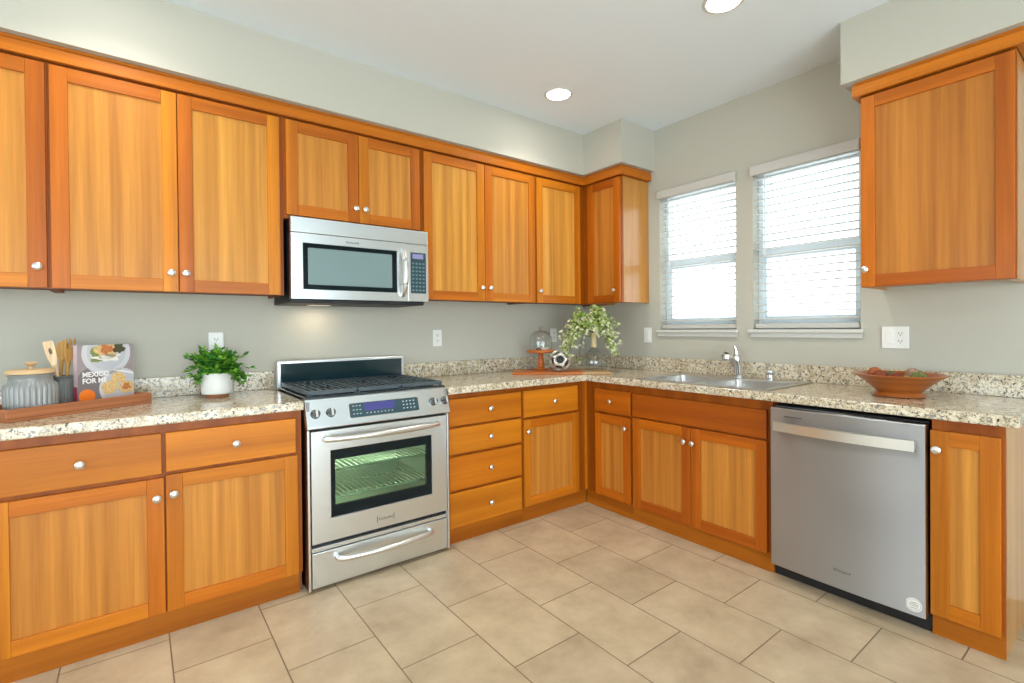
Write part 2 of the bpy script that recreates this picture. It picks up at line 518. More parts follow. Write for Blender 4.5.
# soffits above the cabinets
ZS = 2.4235
SD = .376
poly = [(XL, 0), (0, 0), (0, -.756), (-SD, -.756), (-SD, -SD), (XL, -SD)]
struct('trim_1', MB().prism(poly, ZS, ZC - .0005), M_WALL)
struct('trim_2', MB().box(-SD, 0, -2.83, -2.13, ZS, ZC - .0005), M_WALL)

# windows in the right wall
for i, (a, b) in enumerate(WIN):
    d0 = -.105
    fw_ = .032
    mb = MB()
    mb.box(a, a + fw_, d0 - .03, d0 + .03, WZ0, WZ1, T=TB); mb.box(b - fw_, b, d0 - .03, d0 + .03, WZ0, WZ1, T=TB)
    mb.box(a + fw_, b - fw_, d0 - .03, d0 + .03, WZ0, WZ0 + .05, T=TB); mb.box(a + fw_, b - fw_, d0 - .03, d0 + .03, WZ1 - .05, WZ1, T=TB)
    win = struct('window_%d' % (i + 1), mb, M_VINYL, bev=.003)
    mb = MB()
    zr = 1.705
    mb.box(a + fw_, b - fw_, d0 - .02, d0 + .02, zr - .03, zr + .03, T=TB)                 # meeting rail
    mb.box(a + fw_, a + fw_ + .018, d0, d0 + .026, WZ0 + .05, zr - .03, T=TB)             # lower sash stiles
    mb.box(b - fw_ - .018, b - fw_, d0, d0 + .026, WZ0 + .05, zr - .03, T=TB)
    mb.box(a + fw_ + .018, b - fw_ - .018, d0, d0 + .026, WZ0 + .05, WZ0 + .085, T=TB)
    obj('sash', mb, M_VINYL, win, bev=.002)
    obj('glass', MB().box(a + fw_, b - fw_, d0 - .005, d0 - .001, WZ0 + .05, WZ1 - .05, T=TB), M_PANE, win)
    # sill board and apron
    mb = MB()
    mb.box(a - .022, b + .022, -.072, .032, WZ0 - .022, WZ0, T=TB)
    tr = struct('trim_%d' % (i + 3), mb, M_TRIM, bev=.004)
    obj('apron', MB().box(a - .012, b + .012, 0.0, .018, WZ0 - .05, WZ0 - .022, T=TB), M_TRIM, tr, bev=.003)

for i, (a, b) in enumerate(WIN):
    lab = ('white slatted blind in the narrower-looking window nearer the room corner, beside the corner upper cabinet',
           'white slatted blind in the window over the faucet, nearer the right wall cabinet')[i]
    bl = thing('window_blind', (.02, -(a + b) / 2, WZ0), lab, 'blind', 'white window blinds over the sink')
    mb = MB()
    mb.box(a - .002, b + .006, .022, .034, WZ1 - .052, WZ1 + .008, T=TB)
    mb.box(a - .002, a + .008, .0015, .022, WZ1 - .052, WZ1 + .008, T=TB); mb.box(b - .004, b + .006, .0015, .022, WZ1 - .052, WZ1 + .008, T=TB)
    obj('valance', mb, M_VAL, bl, bev=.003)
    obj('headrail', MB().box(a + .008, b - .008, -.06, -.012, WZ1 - .045, WZ1 - .004, T=TB), M_TRIM, bl)
    mb = MB()
    z = WZ0 + .062
    tilt = math.radians(1)
    while z < WZ1 - .06:
        pr = []
        for k in range(7):
            t = (k / 6 - .5)
            x = t * .05
            cr = .0025 * (1 - 4 * t * t)
            pr.append((-.036 + x * math.cos(tilt) , z - x * math.sin(tilt) + cr))
        vs, fs = [], []
        for th in (0, .005):
            for uu in (a + .008, b - .008):
                for d, zz in pr: vs.append((uu, d, zz + th))
        n = 7
        for k in range(6):
            fs += [(k, k + 1, n + k + 1, n + k), (2 * n + k, 3 * n + k, 3 * n + k + 1, 2 * n + k + 1)]
            fs += [(k, 2 * n + k, 2 * n + k + 1, k + 1), (n + k, n + k + 1, 3 * n + k + 1, 3 * n + k)]
        fs += [(0, n, 3 * n, 2 * n), (n - 1, 3 * n - 1, 4 * n - 1, 2 * n - 1)]
        k0 = len(mb.m); mb.add(vs, fs, 0, False, TB)
        mb.m[-1] = mb.m[-2] = 1
        z += .0445
    obj('slats', mb, [M_SLAT, M_VAL], bl)
    obj('bottom_rail', MB().box(a + .008, b - .008, -.062, -.012, WZ0 + .006, WZ0 + .036, T=TB), M_VAL, bl, bev=.003)
    for uu in (a + .11, b - .11):
        obj('ladder_cord', MB().box(uu - .001, uu + .001, -.0105, -.009, WZ0 + .03, WZ1 - .045, T=TB), M_TRIM, bl)
    obj('tilt_wand', MB().tube([TB(a + .075, -.004, WZ1 - .05), TB(a + .075, -.004, WZ1 - .56)], .0045, 8), M_GLASS if False else M_VINYL, bl)

# recessed ceiling lamps
for (x, y, lab) in ((-.988, -.763, 'round recessed ceiling lamp, glowing white, in front of the corner soffit'),
                    (-.99, -1.872, 'round recessed ceiling lamp cut by the top edge of the picture'),
                    (-3.2, -.763, 'round recessed ceiling lamp above the left wall cabinets'), (-3.2, -1.872, 'round recessed ceiling lamp above the middle of the floor, left of the range')):
    t = thing('ceiling_lamp', (x, y, ZC), lab, 'ceiling lamp', 'recessed ceiling lamps')
    obj('trim_ring', MB().lathe([(.072, -.001), (.074, -.006), (.084, -.007), (.091, -.003), (.091, 0)], (x, y, ZC), seg=40, caps=False), M_TRIM, t)
    obj('lens', MB().lathe([(.0, -.004), (.05, -.0045), (.0735, -.003)], (x, y, ZC), seg=40, caps=False), M_LAMP, t)
    l = bpy.data.lights.new('lamp_light', 'AREA'); l.shape = 'DISK'; l.size = .11; l.energy = 4; l.spread = math.radians(125); l.color = (1, .93, .82)
    lo = bpy.data.objects.new('lamp_light', l); lo.location = (0, 0, -.012); lo.parent = t; COL.objects.link(lo)

# ------------------------------------------------------------------ cabinets
WU = W
W = dict(W)  # base set: same wood as the uppers, tinted deeper for weaker sheen
W['pv'] = [wood('base_panel_%s' % n, tone(PN, k, r), band=.2, bands=24) for n, k, r in (('honey', .93, .08), ('pale', .98, .03), ('amber', .88, .12))]
W['fv'] = [wood('base_stile_%s' % n, tone(FR, k, r)) for n, k, r in (('honey', .96, 0), ('amber', 1.0, -.08), ('russet', .86, .12))]
FD, DT = .604, .020        # base face frame depth, door thickness
UD = .318                  # upper face frame depth
ZCB = .871                 # under side of the counter
rng = random.Random(3)


def knob(T, u, d, z, parent):
    mb = MB()
    prof = [(.0065, 0), (.0055, .006), (.0055, .011), (.0125, .015), (.0158, .019), (.0155, .0225), (.011, .026), (.0045, .0275), (0, .0278)]
    o = Vector(T(u, d, z)); ax = Vector(T(0, 1, 0)) - Vector(T(0, 0, 0))
    mb.lathe(prof, o, ax, 20)
    return obj('knob', mb, M_SATIN, parent)


def shaker(T, u0, u1, z0, z1, fd, parent, kn=None, stile=.057, name='door', W=None):
    W = W or globals()['W']
    """stiles, rails and a recessed centre panel in one door leaf, with its knob"""
    mb = MB()
    a, b = fd, fd + DT
    mb.box(u0, u0 + stile, a, b, z0, z1, 0, T); mb.box(u1 - stile, u1, a, b, z0, z1, 1, T)
    mb.box(u0 + stile, u1 - stile, a, b, z1 - stile, z1, 2, T); mb.box(u0 + stile, u1 - stile, a, b, z0, z0 + stile, 3, T)
    ms = [rng.choice(W['fv']), rng.choice(W['fv']), rng.choice(W['fh']), rng.choice(W['fh'])]
    d = obj(name, mb, ms, parent, bev=.0018)
    obj('door_panel', MB().box(u0 + stile - .004, u1 - stile + .004, a + .002, b - .009, z0 + stile - .004, z1 - stile + .004, 0, T), rng.choice(W['pv']), d)
    if kn: knob(T, kn[0], b, kn[1], d)
    return d


def drawer(T, u0, u1, z0, z1, fd, parent, kn=True, name='drawer', m=None):
    d = obj(name, MB().box(u0, u1, fd, fd + DT, z0, z1, 0, T), m or rng.choice(W['dr']), parent, bev=.003)
    if kn: knob(T, (u0 + u1) / 2 if kn is True else kn, fd + DT, (z0 + z1) / 2, d)
    return d


def base_box(T, u0, u1, parent, depth=FD, toe=(0, 0), toe_h=.097, frame=None, back=True):
    mb = MB()
    t = .016
    mb.box(u0, u0 + t, .003, depth - .021, .0, ZCB - .001, 0, T); mb.box(u1 - t, u1, .003, depth - .021, .0, ZCB - .001, 0, T)
    mb.box(u0 + t, u1 - t, .003, depth - .021, .10, .116, 0, T); mb.box(u0 + t, u1 - t, .003, .012, .116, ZCB - .001, 0, T)
    obj('carcass', mb, W_BOX, parent)
    f0, f1 = frame or (u0, u1)
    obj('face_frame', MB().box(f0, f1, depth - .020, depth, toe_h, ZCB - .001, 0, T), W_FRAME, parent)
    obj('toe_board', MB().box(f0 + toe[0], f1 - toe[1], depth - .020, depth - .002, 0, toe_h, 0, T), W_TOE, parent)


def base_thing(T, u0, u1, label):
    x, y, z = T((u0 + u1) / 2, FD / 2, 0)
    return thing('base_cabinet', (x, y, 0), label, 'cabinet')


# back wall, left of the range
c = base_thing(TA, -4.24, -3.578, 'wooden base cabinet running out of the left edge of the picture')
base_box(TA, -4.24, -3.579, c)
drawer(TA, -4.22, -3.60, .672, .832, FD, c); shaker(TA, -4.22, -3.60, .098, .655, FD, c, (-3.63, .575))
c = base_thing(TA, -3.576, -2.524, 'wide wooden base cabinet left of the steel range, two drawers over two doors')
base_box(TA, -3.577, -2.524, c, toe=(0, .016))
drawer(TA, -3.562, -3.066, .667, .832, FD, c, -3.316, m=W['dr'][2]); drawer(TA, -3.053, -2.552, .672, .832, FD, c, -2.800, m=W['dr'][0])
shaker(TA, -3.565, -3.060, .098, .650, FD, c, (-3.084, .572)); shaker(TA, -3.054, -2.545, .098, .658, FD, c, (-3.027, .580))
# back wall, right of the range: four drawers, then a drawer over a door
c = base_thing(TA, -1.746, -1.187, 'narrow wooden base cabinet with a stack of four drawers, right of the range')
base_box(TA, -1.746, -1.188, c)
for z0, z1 in ((.684, .839), (.520, .670), (.311, .505), (.095, .296)):
    drawer(TA, -1.728, -1.203, z0, z1, FD, c, -1.447)
c = base_thing(TA, -1.187, -.604, 'wooden base cabinet, one drawer over one door, between the drawer stack and room corner')
base_box(TA, -1.187, -.022, c, frame=(-1.187, -.604))
drawer(TA, -1.181, -.700, .672, .841, FD, c, -.926); shaker(TA, -1.181, -.692, .098, .656, FD, c, (-1.156, .581))
obj('corner_strip', MB().box(-.618, -.6045, FD, FD + .012, .097, ZCB - .001, 0, TA), WU['fv'][3], c)
# right wall: narrow unit, sink unit, end unit
WR = {  # redder, darker tone set for doors and drawer fronts here
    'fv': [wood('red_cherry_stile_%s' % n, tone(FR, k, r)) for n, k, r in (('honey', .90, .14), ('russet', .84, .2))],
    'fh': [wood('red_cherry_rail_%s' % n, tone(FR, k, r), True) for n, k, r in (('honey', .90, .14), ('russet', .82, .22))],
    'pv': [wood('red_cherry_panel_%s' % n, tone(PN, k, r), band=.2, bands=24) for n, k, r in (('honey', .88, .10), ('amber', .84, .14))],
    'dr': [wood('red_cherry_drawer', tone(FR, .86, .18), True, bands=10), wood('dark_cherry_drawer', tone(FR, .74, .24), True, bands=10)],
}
c = base_thing(TB, .620, 1.025, 'narrow wooden base cabinet with small drawer and door, at the corner left of the sink')
base_box(TB, .6255, 1.0245, c, frame=(.6045, 1.0245))
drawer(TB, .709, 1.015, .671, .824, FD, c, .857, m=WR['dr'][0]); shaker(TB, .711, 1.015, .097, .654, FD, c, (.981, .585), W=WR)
c = base_thing(TB, 1.025, 1.905, 'wide wooden sink cabinet with two doors below a long plain front, left of the dishwasher')
base_box(TB, 1.0255, 1.905, c)
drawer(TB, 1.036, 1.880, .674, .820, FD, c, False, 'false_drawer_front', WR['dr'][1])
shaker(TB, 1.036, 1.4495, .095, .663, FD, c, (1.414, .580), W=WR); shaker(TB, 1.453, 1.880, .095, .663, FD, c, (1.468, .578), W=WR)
c = base_thing(TB, 2.526, 2.737, 'slim wooden base cabinet at the end of the counter, right of the dishwasher')
base_box(TB, 2.526, 2.7185, c, frame=(2.526, 2.737))
shaker(TB, 2.524, 2.727, .086, .824, FD, c, (2.546, .750))
obj('side_panel', MB().box(2.719, 2.737, .003, FD - .0205, 0, ZCB - .001, 0, TB), W_SIDE, c)


# upper cabinets
ZU0, ZU1 = 1.427, 2.352


W = WU


def upper(T, u0, u1, label, z0=ZU0, frame=None, side=None):
    x, y, _ = T((u0 + u1) / 2, UD / 2, 0)
    c = thing('upper_cabinet', (x, y, z0), label, 'cabinet')
    t = .016
    mb = MB()
    b0, b1 = u0, u1
    if side: b1 = u1 - .016
    mb.box(b0, b0 + t, .003, UD - .021, z0, ZU1, 0, T); mb.box(b1 - t, b1, .003, UD - .021, z0, ZU1, 0, T)
    mb.box(b0 + t, b1 - t, .003, UD - .021, z0 + .012, z0 + .028, 0, T); mb.box(b0 + t, b1 - t, .003, UD - .021, ZU1 - .016, ZU1, 0, T)
    mb.box(b0 + t, b1 - t, .003, .012, z0 + .028, ZU1 - .016, 0, T)
    obj('carcass', mb, W_SIDE if side else W_BOX, c)
    f0, f1 = frame or (u0, u1)
    obj('face_frame', MB().box(f0, f1, UD - .020, UD, z0, ZU1, 0, T), W_FRAME, c)
    if side:
        obj('side_panel', MB().box(u1 - .0155, u1, .003, UD - .0205, z0, ZU1, 0, T), W_SIDE, c, bev=.002)
    return c


ZD0, ZD1 = 1.428, 2.341
c = upper(TA, -3.96, -3.4225, 'wooden wall cabinet with one door, cut by the left edge of the picture')
shaker(TA, -3.945, -3.427, ZD0, ZD1, UD, c, (-3.455, 1.512))
c = upper(TA, -3.4215, -2.5275, 'wooden wall cabinet with two tall doors, left of the microwave')
shaker(TA, -3.414, -2.9835, ZD0, ZD1, UD, c, (-3.010, 1.512)); shaker(TA, -2.980, -2.546, ZD0, ZD1, UD, c, (-2.954, 1.513))
c = upper(TA, -2.5265, -1.7365, 'short wooden wall cabinet with two doors, directly above the microwave', 1.829)
shaker(TA, -2.514, -2.1335, 1.848, ZD1, UD, c, (-2.153, 1.924)); shaker(TA, -2.130, -1.752, 1.848, ZD1, UD, c, (-2.099, 1.924))
c = upper(TA, -1.7355, -.8275, 'wooden wall cabinet with two tall doors, right of the microwave')
shaker(TA, -1.7235, -1.276, ZD0, ZD1, UD, c, (-1.304, 1.515)); shaker(TA, -1.272, -.8345, ZD0, ZD1, UD, c, (-1.239, 1.516))
c = upper(TA, -.8265, -.003, 'wooden wall cabinet with one door on the back wall, meeting the room corner', frame=(-.8265, -.3185))
shaker(TA, -.818, -.374, ZD0, ZD1, UD, c, (-.795, 1.513))
c = upper(TB, .3415, .701, 'narrow one-door wooden wall cabinet with glossy end panel, beside the left window', frame=(.3185, .701), side=True)
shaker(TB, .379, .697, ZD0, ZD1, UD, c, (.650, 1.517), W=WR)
c = upper(TB, 2.1965, 2.732, 'wooden wall cabinet with one door, right of the windows', side=True)
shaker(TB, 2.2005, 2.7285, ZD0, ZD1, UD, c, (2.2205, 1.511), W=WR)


def crown_run(path, name, parent=None):
    """mitred moulding along a polyline in plan; profile offsets outwards"""
    prof = [(.0005, ZU1 + .002), (.0285, ZU1 + .002), (.0285, ZU1 + .052), (.022, ZU1 + .060), (.022, ZS - .001), (.0005, ZS - .001)]
    mb = MB()
    n = len(path); m = len(prof)
    for i, (P, nrm) in enumerate(path):
        for d, z in prof: mb.v.append(Vector((P[0] + nrm[0] * d, P[1] + nrm[1] * d, z)))
    for i in range(n - 1):
        for k in range(m):
            mb.f.append([i * m + k, i * m + (k + 1) % m, (i + 1) * m + (k + 1) % m, (i + 1) * m + k]); mb.m.append(0); mb.sm.append(False)
    mb.f.append(list(range(m))); mb.m.append(0); mb.sm.append(False)
    mb.f.append([(n - 1) * m + k for k in range(m)]); mb.m.append(0); mb.sm.append(False)
    return obj(name, mb, W_CROWN, parent, origin=None if parent else (path[0][0][0], path[0][0][1], ZU1), bev=.0015)


o = crown_run([((-3.96, -UD), (0, -1)), ((-UD, -UD), (-1, -1)), ((-UD, -.701), (-1, -1)), ((-.003, -.701), (0, -1))], 'crown_moulding')
tag(o, 'long wooden crown moulding running over the wall cabinets and around the room corner', 'moulding')
crown_run([((-.003, -2.1965), (0, 1)), ((-UD, -2.1965), (-1, 1)), ((-UD, -2.732), (-1, -1)), ((-.003, -2.732), (0, -1))], 'crown_moulding', c)

# ------------------------------------------------------------------ counters
ZT = .913
CD = .654
BSZ = 1.013
o = obj('countertop', MB().box(-4.24, -2.5205, -CD, -.003, ZCB, ZT), M_GRAN, None, (-3.4, -.33, ZCB), bev=.006, seg=3)
tag(o, 'speckled granite countertop left of the range, holding the tray and potted plant', 'countertop')
obj('backsplash', MB().box(-4.24, -2.5205, -.023, -.003, ZT + .0004, BSZ), M_GRAN, o, bev=.002)
# L-shaped top with the sink cut-out
SX0, SX1, SY0, SY1 = -.585, -.075, -1.855, -1.075    # cut-out
mb = MB()
xr0 = -1.7475
E_ = -2.779
outer = [(xr0, -.003), (-.003, -.003), (-.003, E_), (-CD, E_), (-CD, -CD), (xr0, -CD)]
hole = [(SX0, SY0), (SX0, SY1), (SX1, SY1), (SX1, SY0)]
for z in (ZCB, ZT):
    mb.v += [Vector((x, y, z)) for x, y in outer + hole]
# quads tiling the L around the hole
ext = [(-CD, -.003), (-.003, SY1), (-CD, SY1), (-.003, SY0), (-CD, SY0), (SX0, SY1), (SX1, SY1)]


def slab(z):
    n0 = len(mb.v)
    X = [xr0, -CD, SX0, SX1, -.003]; Y = [-.003, -CD, SY1, SY0, E_]
    idx = {}
    for i, x in enumerate(X):
        for j, y in enumerate(Y):
            idx[i, j] = len(mb.v); mb.v.append(Vector((x, y, z)))
    return idx


mb = MB()
ia, ib = slab(ZCB), slab(ZT)
cells = [(0, 0)] + [(i, j) for i in (1, 2, 3) for j in (0, 1, 2, 3) if (i, j) != (2, 2)]
edges = {}
for (i, j) in cells:
    for id_, flip in ((ia, 1), (ib, 0)):
        q = [id_[i, j], id_[i + 1, j], id_[i + 1, j + 1], id_[i, j + 1]]
        mb.f.append(q if flip else q[::-1]); mb.m.append(0); mb.sm.append(False)
    ring = [(i, j), (i + 1, j), (i + 1, j + 1), (i, j + 1)]
    for k in range(4):
        e = (ring[k], ring[(k + 1) % 4])
        edges[tuple(sorted(e))] = edges.get(tuple(sorted(e)), 0) + 1
for (p, q), n in edges.items():
    if n == 1:
        mb.f.append([ia[p], ia[q], ib[q], ib[p]]); mb.m.append(0); mb.sm.append(False)
o = obj('countertop', mb, M_GRAN, None, (-.6, -.6, ZCB), bev=.006, seg=3)
b_ = bmesh.new(); b_.from_mesh(o.data)
loose = [v for v in b_.verts if not v.link_faces]
bmesh.ops.delete(b_, geom=loose, context='VERTS')
bmesh.ops.dissolve_limit(b_, angle_limit=.01, verts=b_.verts, edges=b_.edges)
bmesh.ops.recalc_face_normals(b_, faces=b_.faces)
b_.to_mesh(o.data); b_.free()
tag(o, 'L-shaped speckled granite countertop around the room corner, with the sink set into it', 'countertop')
mb = MB().box(xr0, -.003, -.023, -.003, ZT + .0004, BSZ); mb.box(-.023, -.003, E_, -.0235, ZT + .0004, BSZ)
obj('backsplash', mb, M_GRAN, o, bev=.002)

# ------------------------------------------------------------------ sink and faucet
x0, x1, y0, y1 = -.605, -.056, -1.875, -1.057
sk = thing('kitchen_sink', ((x0 + x1) / 2, (y0 + y1) / 2, ZT), 'stainless steel double bowl sink set into the granite below the windows', 'sink')
bowls = [(-.570, -.165, -1.440, -1.092), (-.570, -.165, -1.840, -1.478)]
mb = MB()
X = [x0, -.570, -.165, x1]; Y = [y1, -1.092, -1.440, -1.478, -1.840, y0]
zt = ZT + .006
iz = {}
for i, x in enumerate(X):
    for j, y in enumerate(Y): iz[i, j] = len(mb.v); mb.v.append(Vector((x, y, zt)))
for i in range(3):
    for j in range(5):
        if i == 1 and j in (1, 3): continue
        mb.f.append([iz[i, j], iz[i + 1, j], iz[i + 1, j + 1], iz[i, j + 1]]); mb.m.append(0); mb.sm.append(False)
mb.add([(x0, y0, ZT + .0008), (x1, y0, ZT + .0008), (x1, y1, ZT + .0008), (x0, y1, ZT + .0008), (x0, y0, zt), (x1, y0, zt), (x1, y1, zt), (x0, y1, zt)],
       [(0, 1, 5, 4), (1, 2, 6, 5), (2, 3, 7, 6), (3, 0, 4, 7)])
obj('rim', mb, M_SINK, sk)
for (a, b, cc, d) in bowls:
    mb = MB()
    rings = []
    for (ins, z) in ((0, zt), (.006, zt - .006), (.012, zt - .12), (.03, zt - .165), (.07, zt - .172)):
        r = .035
        P = []
        for (qx, qy, sx, sy) in ((b - ins, d - ins, 1, 1), (a + ins, d - ins, -1, 1), (a + ins, cc + ins, -1, -1), (b - ins, cc + ins, 1, -1)):
            st = {(1, 1): 0, (-1, 1): PI / 2, (-1, -1): PI, (1, -1): 1.5 * PI}[sx, sy]
            for k in range(5):
                t = st + PI / 2 * k / 4
                P.append(Vector((qx - sx * r + r * math.cos(t), qy - sy * r + r * math.sin(t), z)))
        rings.append(P)
    n = 20
    vs = [p for R in rings for p in R]
    fs = [(k * n + i, k * n + (i + 1) % n, (k + 1) * n + (i + 1) % n, (k + 1) * n + i) for k in range(len(rings) - 1) for i in range(n)]
    fs.append(tuple((len(rings) - 1) * n + i for i in range(n)))
    mb.add(vs, fs, 0, True)
    # corner fillets of the rim
    bo = obj('bowl', mb, M_SINK, sk)
    obj('drain', MB().lathe([(0, .001), (.03, .001), (.042, .003), (.045, .0)], ((a + b) / 2, (cc + d) / 2, zt - .172), seg=24), M_CHROME, bo)
fx, fy, fz = -.088, -1.452, zt + .0005
fc = thing('faucet', (fx, fy, fz), 'chrome single-lever pull-out faucet standing behind the sink', 'faucet')
obj('base_plate', MB().lathe([(.034, 0), (.034, .004), (.028, .009), (.026, .012)], (fx, fy, fz), seg=28), M_CHROME, fc)
obj('body', MB().tube([(fx, fy, fz + .008), (fx - .002, fy + .001, fz + .05), (fx - .008, fy + .004, fz + .10), (fx - .013, fy + .006, fz + .130), (fx - .015, fy + .007, fz + .146)], [.025, .0235, .025, .026, .018], 20), M_CHROME, fc)
sp = obj('spout', MB().tube([(fx - .012, fy + .008, fz + .082), (fx - .040, fy + .016, fz + .112), (fx - .066, fy + .022, fz + .132), (fx - .088, fy + .028, fz + .139)], [.019, .0185, .0195, .020], 18), M_CHROME, fc)
obj('spray_head', MB().tube([(fx - .084, fy + .027, fz + .152), (fx - .089, fy + .028, fz + .141), (fx - .094, fy + .029, fz + .116), (fx - .096, fy + .030, fz + .105)], [.021, .029, .030, .024], 20), M_STEELX, sp)
obj('lever', MB().tube([(fx - .015, fy + .007, fz + .143), (fx - .016, fy + .007, fz + .160), (fx - .022, fy + .010, fz + .183), (fx - .028, fy + .013, fz + .202)], [.0165, .013, .009, .007], 14, flat=.8), M_CHROME, fc)
ax_, ay_ = -.098, -1.655
ag = thing('soap_dispenser', (ax_, ay_, zt), 'small chrome cap beside the faucet, on the right rear of the sink', 'dispenser')
obj('base', MB().lathe([(.026, .0005), (.026, .006), (.022, .010), (.0215, .028)], (ax_, ay_, zt), seg=24), M_CHROME, ag)
obj('cap', MB().lathe([(.0215, .0285), (.023, .031), (.023, .050), (.018, .056), (0, .057)], (ax_, ay_, zt), seg=24), M_STEELX, ag)

# ------------------------------------------------------------------ range
RX0, RX1 = -2.512, -1.757
RC = (RX0 + RX1) / 2
rg = thing('gas_range', (RC, -.35, 0), 'stainless steel slide-in gas range with oven window and lower drawer', 'range')
T = TA
mb = MB()
mb.box(RX0, RX0 + .014, .03, .655, .012, .905, 0, T); mb.box(RX1 - .014, RX1, .03, .655, .012, .905, 0, T)      # sides
mb.box(RX0 + .014, RX1 - .014, .03, .05, .06, .905, 1, T)
mb.box(RX0 + .014, RX1 - .014, .05, .640, .052, .070, 1, T); mb.box(RX0 + .014, RX1 - .014, .05, .640, .20, .226, 1, T)
mb.box(RX0 + .014, RX1 - .014, .05, .640, .765, .905, 1, T)
obj('body', mb, [M_STEEL, M_BLACK], rg, bev=.002)
for x in (RX0 + .05, RX1 - .05):
    for d in (.10, .60):
        obj('foot', MB().lathe([(.017, 0), (.017, .012), (.010, .014), (.010, .052)], T(x, d, 0), seg=14), M_BLACK, rg)
# oven cavity
cv0, cv1, cz0, cz1 = RX0 + .075, RX1 - .075, .275, .735
mb = MB()
mb.box(cv0 - .006, cv0, .12, .640, cz0, cz1, 0, T); mb.box(cv1, cv1 + .006, .12, .640, cz0, cz1, 0, T)
mb.box(cv0, cv1, .114, .12, cz0, cz1, 0, T); mb.box(cv0, cv1, .12, .640, cz0 - .006, cz0, 0, T); mb.box(cv0, cv1, .12, .640, cz1, cz1 + .006, 0, T)
obj('oven_cavity', mb, M_OVEN, rg)
for zr in (.42, .56):
    mb = MB()
    for k in range(22):
        x = cv0 + .02 + (cv1 - cv0 - .04) * k / 21
        mb.tube([T(x, .15, zr), T(x, .615, zr)], .0032, 6)
    for d in (.15, .38, .615): mb.tube([T(cv0 + .004, d, zr - .004), T(cv1 - .004, d, zr - .004)], .004, 6)
    obj('oven_rack', mb, M_CHROME, rg)
ol = bpy.data.lights.new('oven_fill_light', 'POINT'); ol.energy = 9.0; ol.color = (1, .93, .74); ol.shadow_soft_size = .03  # added point light, brightens the cavity behind the oven glass
oo = bpy.data.objects.new('oven_fill_light', ol); oo.location = Vector(T(RX0 + .17, .22, .69)) - Vector(rg.location); oo.parent = rg; COL.objects.link(oo)
# oven door with a window opening
dx0, dx1, dz0, dz1 = RX0 + .016, RX1 - .016, .232, .764
wx0, wx1, wz0, wz1 = -2.408, -1.864, .342, .667
mb = MB()
df0, df1 = .642, .668
mb.box(dx0, wx0, df0, df1, dz0, dz1, 0, T); mb.box(wx1, dx1, df0, df1, dz0, dz1, 0, T)
mb.box(wx0, wx1, df0, df1, dz0, wz0, 0, T); mb.box(wx0, wx1, df0, df1, wz1, dz1, 0, T)
od = obj('oven_door', mb, M_STEELX, rg)
mb = MB()
ix0, ix1, iz0, iz1 = -2.384, -1.894, .396, .617
mb.box(wx0, ix0, df0 + .004, df1 - .006, wz0, wz1, 0, T); mb.box(ix1, wx1, df0 + .004, df1 - .006, wz0, wz1, 0, T)
mb.box(ix0, ix1, df0 + .004, df1 - .006, wz0, iz0, 0, T); mb.box(ix0, ix1, df0 + .004, df1 - .006, iz1, wz1, 0, T)
obj('window_border', mb, M_BLACKGL, od)
obj('window_glass', MB().box(ix0, ix1, df0 + .007, df1 - .007, iz0, iz1, 0, T), M_OVGLASS, od)
mb = MB()
w = .006
mb.box(wx0 - w, wx0, df1, df1 + .0025, wz0 - w, wz1 + w, 0, T); mb.box(wx1, wx1 + w, df1, df1 + .0025, wz0 - w, wz1 + w, 0, T)
mb.box(wx0, wx1, df1, df1 + .0025, wz0 - w, wz0, 0, T); mb.box(wx0, wx1, df1, df1 + .0025, wz1, wz1 + w, 0, T)
obj('window_trim', mb, M_STEELX, od, bev=.001)


def bow_handle(u0, u1, z, d, out, r, parent, m, T=TA, flat=1.0, drop=0, name='handle'):
    P = []
    n = 20
    P.append((u0, d + .001, z)); P.append((u0 + .002, d + out * .40, z))
    for k in range(1, n):
        t = k / n
        P.append((u0 + (u1 - u0) * t, d + out * (.52 + .48 * math.sin(PI * t)), z - drop * math.sin(PI * t)))
    P.append((u1 - .002, d + out * .40, z)); P.append((u1, d + .001, z))
    return obj(name, MB().tube(P, r, 14, 0, T, flat), m, parent)


bow_handle(-2.436, -1.838, .727, df1, .062, .015, od, M_SATIN)
# badge plate with end bars on the door
obj('badge', MB().box(-2.176, -2.090, df1 + .0004, df1 + .002, .268, .288, 0, T).box(-2.179, -2.176, df1 + .0004, df1 + .003, .264, .292, 1, T).box(-2.090, -2.087, df1 + .0004, df1 + .003, .264, .292, 1, T), [M_STEELX, M_KEYD], od)
text_mesh('KitchenAid', .0165, lambda u, d, z: T(-2.1325 + u, df1 + .0026 + d, .2725 + z), 0, 'badge_lettering', M_KEYD, od, align='CENTER')
# strip between door and drawer, then the drawer
obj('vent_strip', MB().box(RX0 + .016, RX1 - .016, .640, .657, .190, .209, 0, T), M_STEELX, rg, bev=.002)
obj('gap_shadow_strip', MB().box(RX0 + .0145, RX1 - .0145, .630, .6395, .06, .78, 0, T), M_BLACK, None) if False else None
dw_ = obj('storage_drawer', MB().box(RX0 + .016, RX1 - .016, .628, .662, .020, .186, 0, T), M_STEELX, rg, bev=.003)
bow_handle(-2.378, -1.876, .143, .662, .060, .014, dw_, M_SATIN)
# side trims of the front
for a in (RX0 - .001, RX1 - .010):
    obj('side_trim', MB().box(a, a + .011, .6555, .667, .014, .772, 0, T), M_SATIN, rg, bev=.002)
